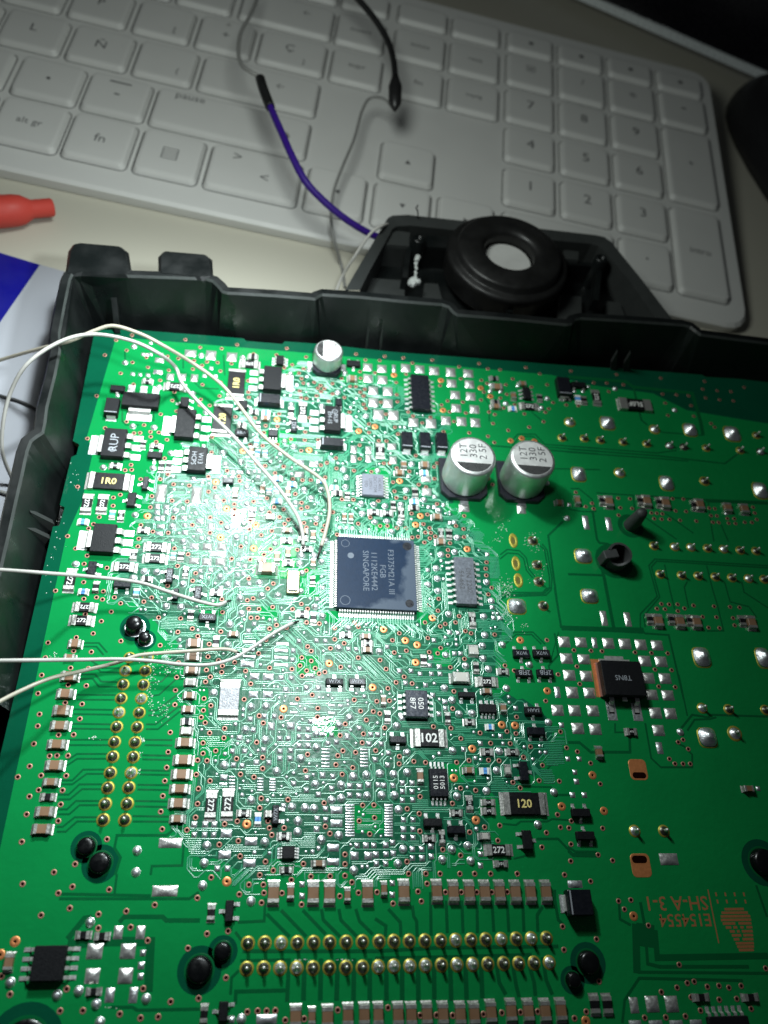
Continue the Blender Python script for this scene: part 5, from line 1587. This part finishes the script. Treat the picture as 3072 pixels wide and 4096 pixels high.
# ---- traces ------------------------------------------------------------------
DIRS = [(1, 0), (1, 1), (0, 1), (-1, 1), (-1, 0), (-1, -1), (0, -1), (1, -1)]
xs_ = [q[0] for q in DENSE_BIG]; ys_ = [q[1] for q in DENSE_BIG]
gx0, gx1 = int(min(xs_) / GRID), int(max(xs_) / GRID)
gy0, gy1 = int(min(ys_) / GRID), int(max(ys_) / GRID)
okc = {}
for i in range(gx0, gx1 + 1):
    for j in range(gy0, gy1 + 1):
        okc[(i, j)] = inside(((i + .5) * GRID, (j + .5) * GRID), DENSE_BIG)


def pref(i, j):
    """main running direction of the routing in this neighbourhood"""
    x, y = i * GRID, j * GRID
    v = noise.noise(Vector((x * .095 + 3.1, y * .095 - 7.7, 1.5))) + .35 * noise.noise(Vector((x * .22, y * .22, 9.0)))
    d_x, d_y = x - mc.x, y - mc.y
    if abs(d_x) < 13 and abs(d_y) < 13 and max(abs(d_x), abs(d_y)) > 8:
        base_ = 0 if abs(d_x) > abs(d_y) else 2
        return base_ + (1 if v > .18 else (-1 if v < -.18 else 0))
    if v > .42:
        return 2
    if v > .27:
        return 1
    if v < -.30:
        return 7
    return 0


routes = []


def free(c):
    return okc.get(c, False) and c not in occ


def walk(c, sgn, path, used):
    d = pref(*c)
    last = d
    run = 9
    for k in range(140):
        want = pref(*c)
        # turn by at most 45 degrees a step
        df = (want - last + 4) % 8 - 4
        if abs(df) == 4:
            df = 0
        nd = (last + max(-1, min(1, df))) % 8 if run >= 5 else last
        moved = False
        for e in (nd, (nd + 1) % 8, (nd - 1) % 8):
            dx, dy = DIRS[e]
            q_ = (c[0] + dx * sgn, c[1] + dy * sgn)
            if free(q_) and q_ not in used:
                if dx and dy and ((c[0] + dx * sgn, c[1]) in occ and (c[0], c[1] + dy * sgn) in occ and occ.get((c[0] + dx * sgn, c[1])) == 2):
                    continue
                run = run + 1 if e == last else 0; c = q_; last = e; used.add(c); path.append(c); moved = True
                break
        if not moved:
            break


seeds = [(i, j) for i in range(gx0, gx1) for j in range(gy0, gy1) if okc[(i, j)] and (i + j) % 1 == 0]
random.shuffle(seeds)
for c in seeds:
    if not free(c) or random.random() < .25:
        continue
    used = {c}
    f_, bk = [], []
    walk(c, 1, f_, used); walk(c, -1, bk, used)
    path = list(reversed(bk)) + [c] + f_
    if len(path) < 7:
        continue
    for q_ in path:
        occ[q_] = 2
    routes.append(path)
tr = MB()
for path in routes:
    pts = [path[0]]
    for k in range(1, len(path) - 1):
        if (path[k][0] - path[k - 1][0], path[k][1] - path[k - 1][1]) != (path[k + 1][0] - path[k][0], path[k + 1][1] - path[k][1]):
            pts.append(path[k])
    pts.append(path[-1])
    P = [((i + .5) * GRID, (j + .5) * GRID) for i, j in pts]
    if len(P) > 1:
        ribbon(tr, P, .145, .014, 'mask_trace', .065)
# controller fan-out
for sd in 'nsew':
    dx, dy, a = SIDE[sd]
    for k in span_offs(30, .5):
        if random.random() < .12:
            continue
        x0, y0 = mc.x + dx * 9.2 + (k if dx == 0 else 0), mc.y + dy * 9.2 + (k if dy == 0 else 0)
        ln = 1.2 + random.random() * 1.6
        bend = (1 if k > 0 else -1) * (.5 + abs(k) * .16)
        if dx:
            P = [(x0, y0), (x0 + dx * ln * .5, y0), (x0 + dx * (ln * .5 + abs(bend)), y0 + bend)]
        else:
            P = [(x0, y0), (x0, y0 + dy * ln * .5), (x0 + bend, y0 + dy * (ln * .5 + abs(bend)))]
        ribbon(tr, P, .17, .03, 'mask_trace', .05)
o = put('trace', tr.mesh('trace'), bd_)
o['kind'] = 'stuff'

# ---- flux residue and dust specks --------------------------------------------------
fx = MB()
def speck(x, y, r, z, m):
    n_ = random.choice((4, 5, 6))
    a0 = random.random() * 6
    fx.add([(x + r * random.uniform(.4, 1) * math.cos(a0 + 6.283 * i / n_), y + r * random.uniform(.4, 1) * math.sin(a0 + 6.283 * i / n_), z) for i in range(n_)] + [(x, y, z + r * .35)], [(i, (i + 1) % n_, n_) for i in range(n_)], m)
for t, x, y, sx_, sy_, cnt in (('J', 1260, 640, 50, 90, 45), ('J', 1250, 800, 40, 70, 30), ('J', 1380, 560, 60, 60, 50), ('J', 1390, 650, 70, 80, 60), ('J', 1240, 930, 40, 60, 24), ('J', 1350, 1000, 90, 90, 50), ('N', 1180, 120, 20, 30, 20), ('N', 1160, 250, 20, 25, 16), ('N', 1150, 385, 22, 25, 16), ('N', 780, 110, 40, 20, 16),
                                ('M', 270, 200, 60, 50, 60), ('M', 400, 330, 40, 40, 12), ('H', 275, 760, 60, 60, 70), ('H', 300, 960, 50, 45, 40), ('H', 325, 1095, 60, 40, 40), ('H', 60, 1150, 60, 90, 60), ('G', 1470, 640, 60, 60, 30), ('G', 1420, 760, 40, 50, 14), ('G', 1480, 1160, 80, 60, 50), ('K', 1030, 320, 70, 50, 70), ('K', 900, 330, 40, 40, 20),
                                ('T', 1040, 715, 60, 10, 14), ('T', 1420, 710, 60, 10, 14), ('J', 460, 560, 40, 30, 14), ('E', 380, 880, 60, 250, 26), ('E', 480, 700, 60, 200, 16), ('E', 600, 200, 60, 120, 10), ('S', 900, 1110, 60, 10, 4), ('O', 560, 120, 80, 60, 40)):
    for i in range(cnt):
        p = bt(t, random.gauss(x, sx_ * .55), random.gauss(y, sy_ * .55))
        if p.x < -41.5:
            continue
        speck(p.x, p.y, random.uniform(.05, .17), .03, 'flux')
o = put('flux_residue', fx.mesh('flux_residue'), bd_)
o['kind'] = 'stuff'

# ================================================================== wires
def spline(ctrl, steps=8):
    P = [Vector(p) for p in ctrl]
    P = [P[0] * 2 - P[1]] + P + [P[-1] * 2 - P[-2]]
    out = []
    for i in range(1, len(P) - 2):
        a, b_, c, d = P[i - 1:i + 3]
        for k in range(steps):
            t = k / steps
            out.append(.5 * ((2 * b_) + (c - a) * t + (2 * a - 5 * b_ + 4 * c - d) * t * t + (3 * b_ - a - 3 * c + d) * t ** 3))
    out.append(P[-2])
    return out


def wire(name, label, pts, r, m, cat='wire', bare=None, on_desk=False, group=None):
    ctrl = [(bd(x, y, z)) if z is not None else bdesk(x, y, r + .3) for x, y, z in pts]
    path = spline(ctrl)
    b = MB()
    b.tube(path, r, m, 10)
    o = put(name, b.mesh(name))
    tag(o, label, cat, group)
    if bare:
        d0 = (path[0] - path[2]).normalized()
        bpts = [path[0] - d0 * .2, path[0] + d0 * bare * .5 - Vector((0, 0, .15)), path[0] + d0 * bare - Vector((0, 0, .5))]
        bb = MB()
        bb.tube(bpts, r * .5, 'burnt', 6, radii=[r * .95, r * .55, r * .5])
        put('bare_end', bb.mesh('bare_end'), o)
    return o


GRP = None
wire('jumper_wire', 'thin white wire soldered left of the big chip, looping lowest over the housing corner', [(655, 1178, 0.9), (653, 1150, 1.8), (640, 1110, 3), (600, 1052, 4.2), (560, 1005, 4.8), (500, 938, 5.4), (440, 880, 6), (395, 830, 6.6), (378, 792, 7.2), (340, 762, 13), (280, 735, 14), (200, 722, 14.5), (130, 738, 14.5), (60, 785, 13), (22, 850, 8), (6, 920, 3), (6, 980, -2), (25, 1030, -7), (42, 1052, -9), (70, 1070, -9.6)], .39, 'wire_white', bare=1.2)
wire('jumper_wire', 'cream wire whose browned end meets the corner of the big chip', [(694, 1180, 1.2), (703, 1150, 1.5), (712, 1105, 2.4), (708, 1062, 3.3), (690, 1032, 3.9), (622, 985, 4.8), (562, 935, 5.4), (520, 880, 6), (478, 830, 6.6), (420, 787, 7.2), (350, 745, 13), (300, 720, 14), (245, 704, 14.5), (205, 714, 13.8), (150, 737, 12.5), (90, 752, 8), (0, 778, 0), (-60, 800, -4)], .39, 'wire_cream', bare=2.6)
wire('jumper_wire', 'single pale wire running straight left at the middle of the board', [(488, 1300, 0.9), (470, 1307, 1.4), (430, 1299, 2.4), (360, 1277, 3.6), (300, 1258, 4.8), (200, 1246, 6), (100, 1238, 12), (0, 1231, 13), (-80, 1228, 13)], .34, 'wire_white', bare=1.2)
wire('jumper_wire', 'short pale wire crossing beneath another and bending down to the left edge', [(512, 1408, 0.9), (480, 1402, 1.4), (400, 1407, 2), (320, 1413, 2.4), (290, 1418, 2.5), (250, 1432, 2.8), (180, 1449, 3.2), (110, 1465, 7), (50, 1490, 9), (0, 1515, 11), (-50, 1545, 12)], .34, 'wire_cream', bare=.6)
wire('jumper_wire', 'pale wire with burnt tip rising below the big chip and leaving straight left', [(632, 1346, 0.9), (612, 1356, 1.4), (580, 1375, 1.6), (540, 1402, 2), (500, 1424, 2.5), (450, 1436, 3), (390, 1435, 3.4), (330, 1428, 3.7), (260, 1424, 4.2), (180, 1425, 5.2), (90, 1426, 10.5), (0, 1427, 12), (-60, 1427, 12)], .34, 'wire_white', bare=1.6)
wire('jumper_wire', 'white wire behind the housing rising beside the mounting ear', [(722, 640, -8), (740, 596, -4), (765, 556, 2), (800, 505, 7), (826, 488, 7.5), (850, 480, 2)], .39, 'wire_white')
wire('thin_wire', 'fine dark wire on the white paper beside the housing', [(-40, 845, None), (0, 855, None), (40, 866, None), (70, 880, None), (100, 905, None)], .35, 'wire_thin_dark')
wire('thin_wire', 'short grey wire end poking out beside the housing flange', [(-40, 1053, None), (0, 1062, None), (30, 1072, None), (60, 1080, None)], .4, 'wire_grey')
wire('clip_lead', 'thin grey wire dropping from the black clip to the desk', [(852, 238, 6), (830, 214, 6.5), (800, 212, 5), (782, 240, 4), (765, 300, 3), (740, 360, 2), (722, 410, 1), (715, 465, -1), (722, 520, -5), (738, 575, None), (745, 620, None)], .42, 'wire_grey')
wire('purple_wire', 'purple insulated wire crossing the keyboard to the mounting ear', [(578, 215, 13), (590, 245, 13), (612, 295, 12), (632, 340, 11), (660, 392, 9), (700, 435, 6), (745, 472, 3), (790, 500, 0), (830, 518, -3), (860, 530, -5)], .95, 'wire_purple')
sl = bpy.data.objects['purple_wire']
b = MB()
b.tube(spline([bd(562, 170, 14), bd(568, 190, 14), bd(576, 212, 13.4), (bd(584, 232, 13))]), 1.35, 'wire_black', 12)
put('sleeve', b.mesh('sleeve'), sl)
b = MB()
b.tube(spline([bd(566, 178, 14), bd(556, 164, 14.5), (bd(540, 154, 15)), bd(522, 140, 15), bd(515, 112, 15), bd(520, 72, 15), bd(538, 38, 15), bd(552, 8, 15), bd(562, -30, 15)]), .55, 'wire_grey', 8)
put('bare_strand', b.mesh('bare_strand'), sl)
b = MB()
path = spline([bd(735, -40, 20), bd(775, 0, 18), bd(812, 45, 16), bd(838, 90, 14), bd(850, 130, 13), bd(854, 170, 12)])
b.tube(path, .95, 'wire_black', 10)
o = put('test_lead', b.mesh('test_lead'))
tag(o, 'black test lead ending in a small black clip over the keyboard', 'wire')
b = MB()
c0, c1 = bd(854, 165, 12.2), bd(853, 240, 8.5)
pts = [c0 + (c1 - c0) * t for t in (0, .15, .3, .75, .88, 1)]
b.tube(pts, 1, 'wire_black', 12, radii=[1.0, 1.5, 2.0, 1.9, 1.2, .35])
put('clip', b.mesh('clip'), o)
# loose dark strand standing on the ear
b = MB()
b.tube(spline([bd(903, 470, 6), bd(902, 455, 9), bd(899, 450, 10), bd(903, 443, 11)]), .18, 'wire_thin_dark', 6)
o = put('loose_strand', b.mesh('loose_strand'))
tag(o, 'tiny dark strand standing up from the ear of the housing', 'strand')
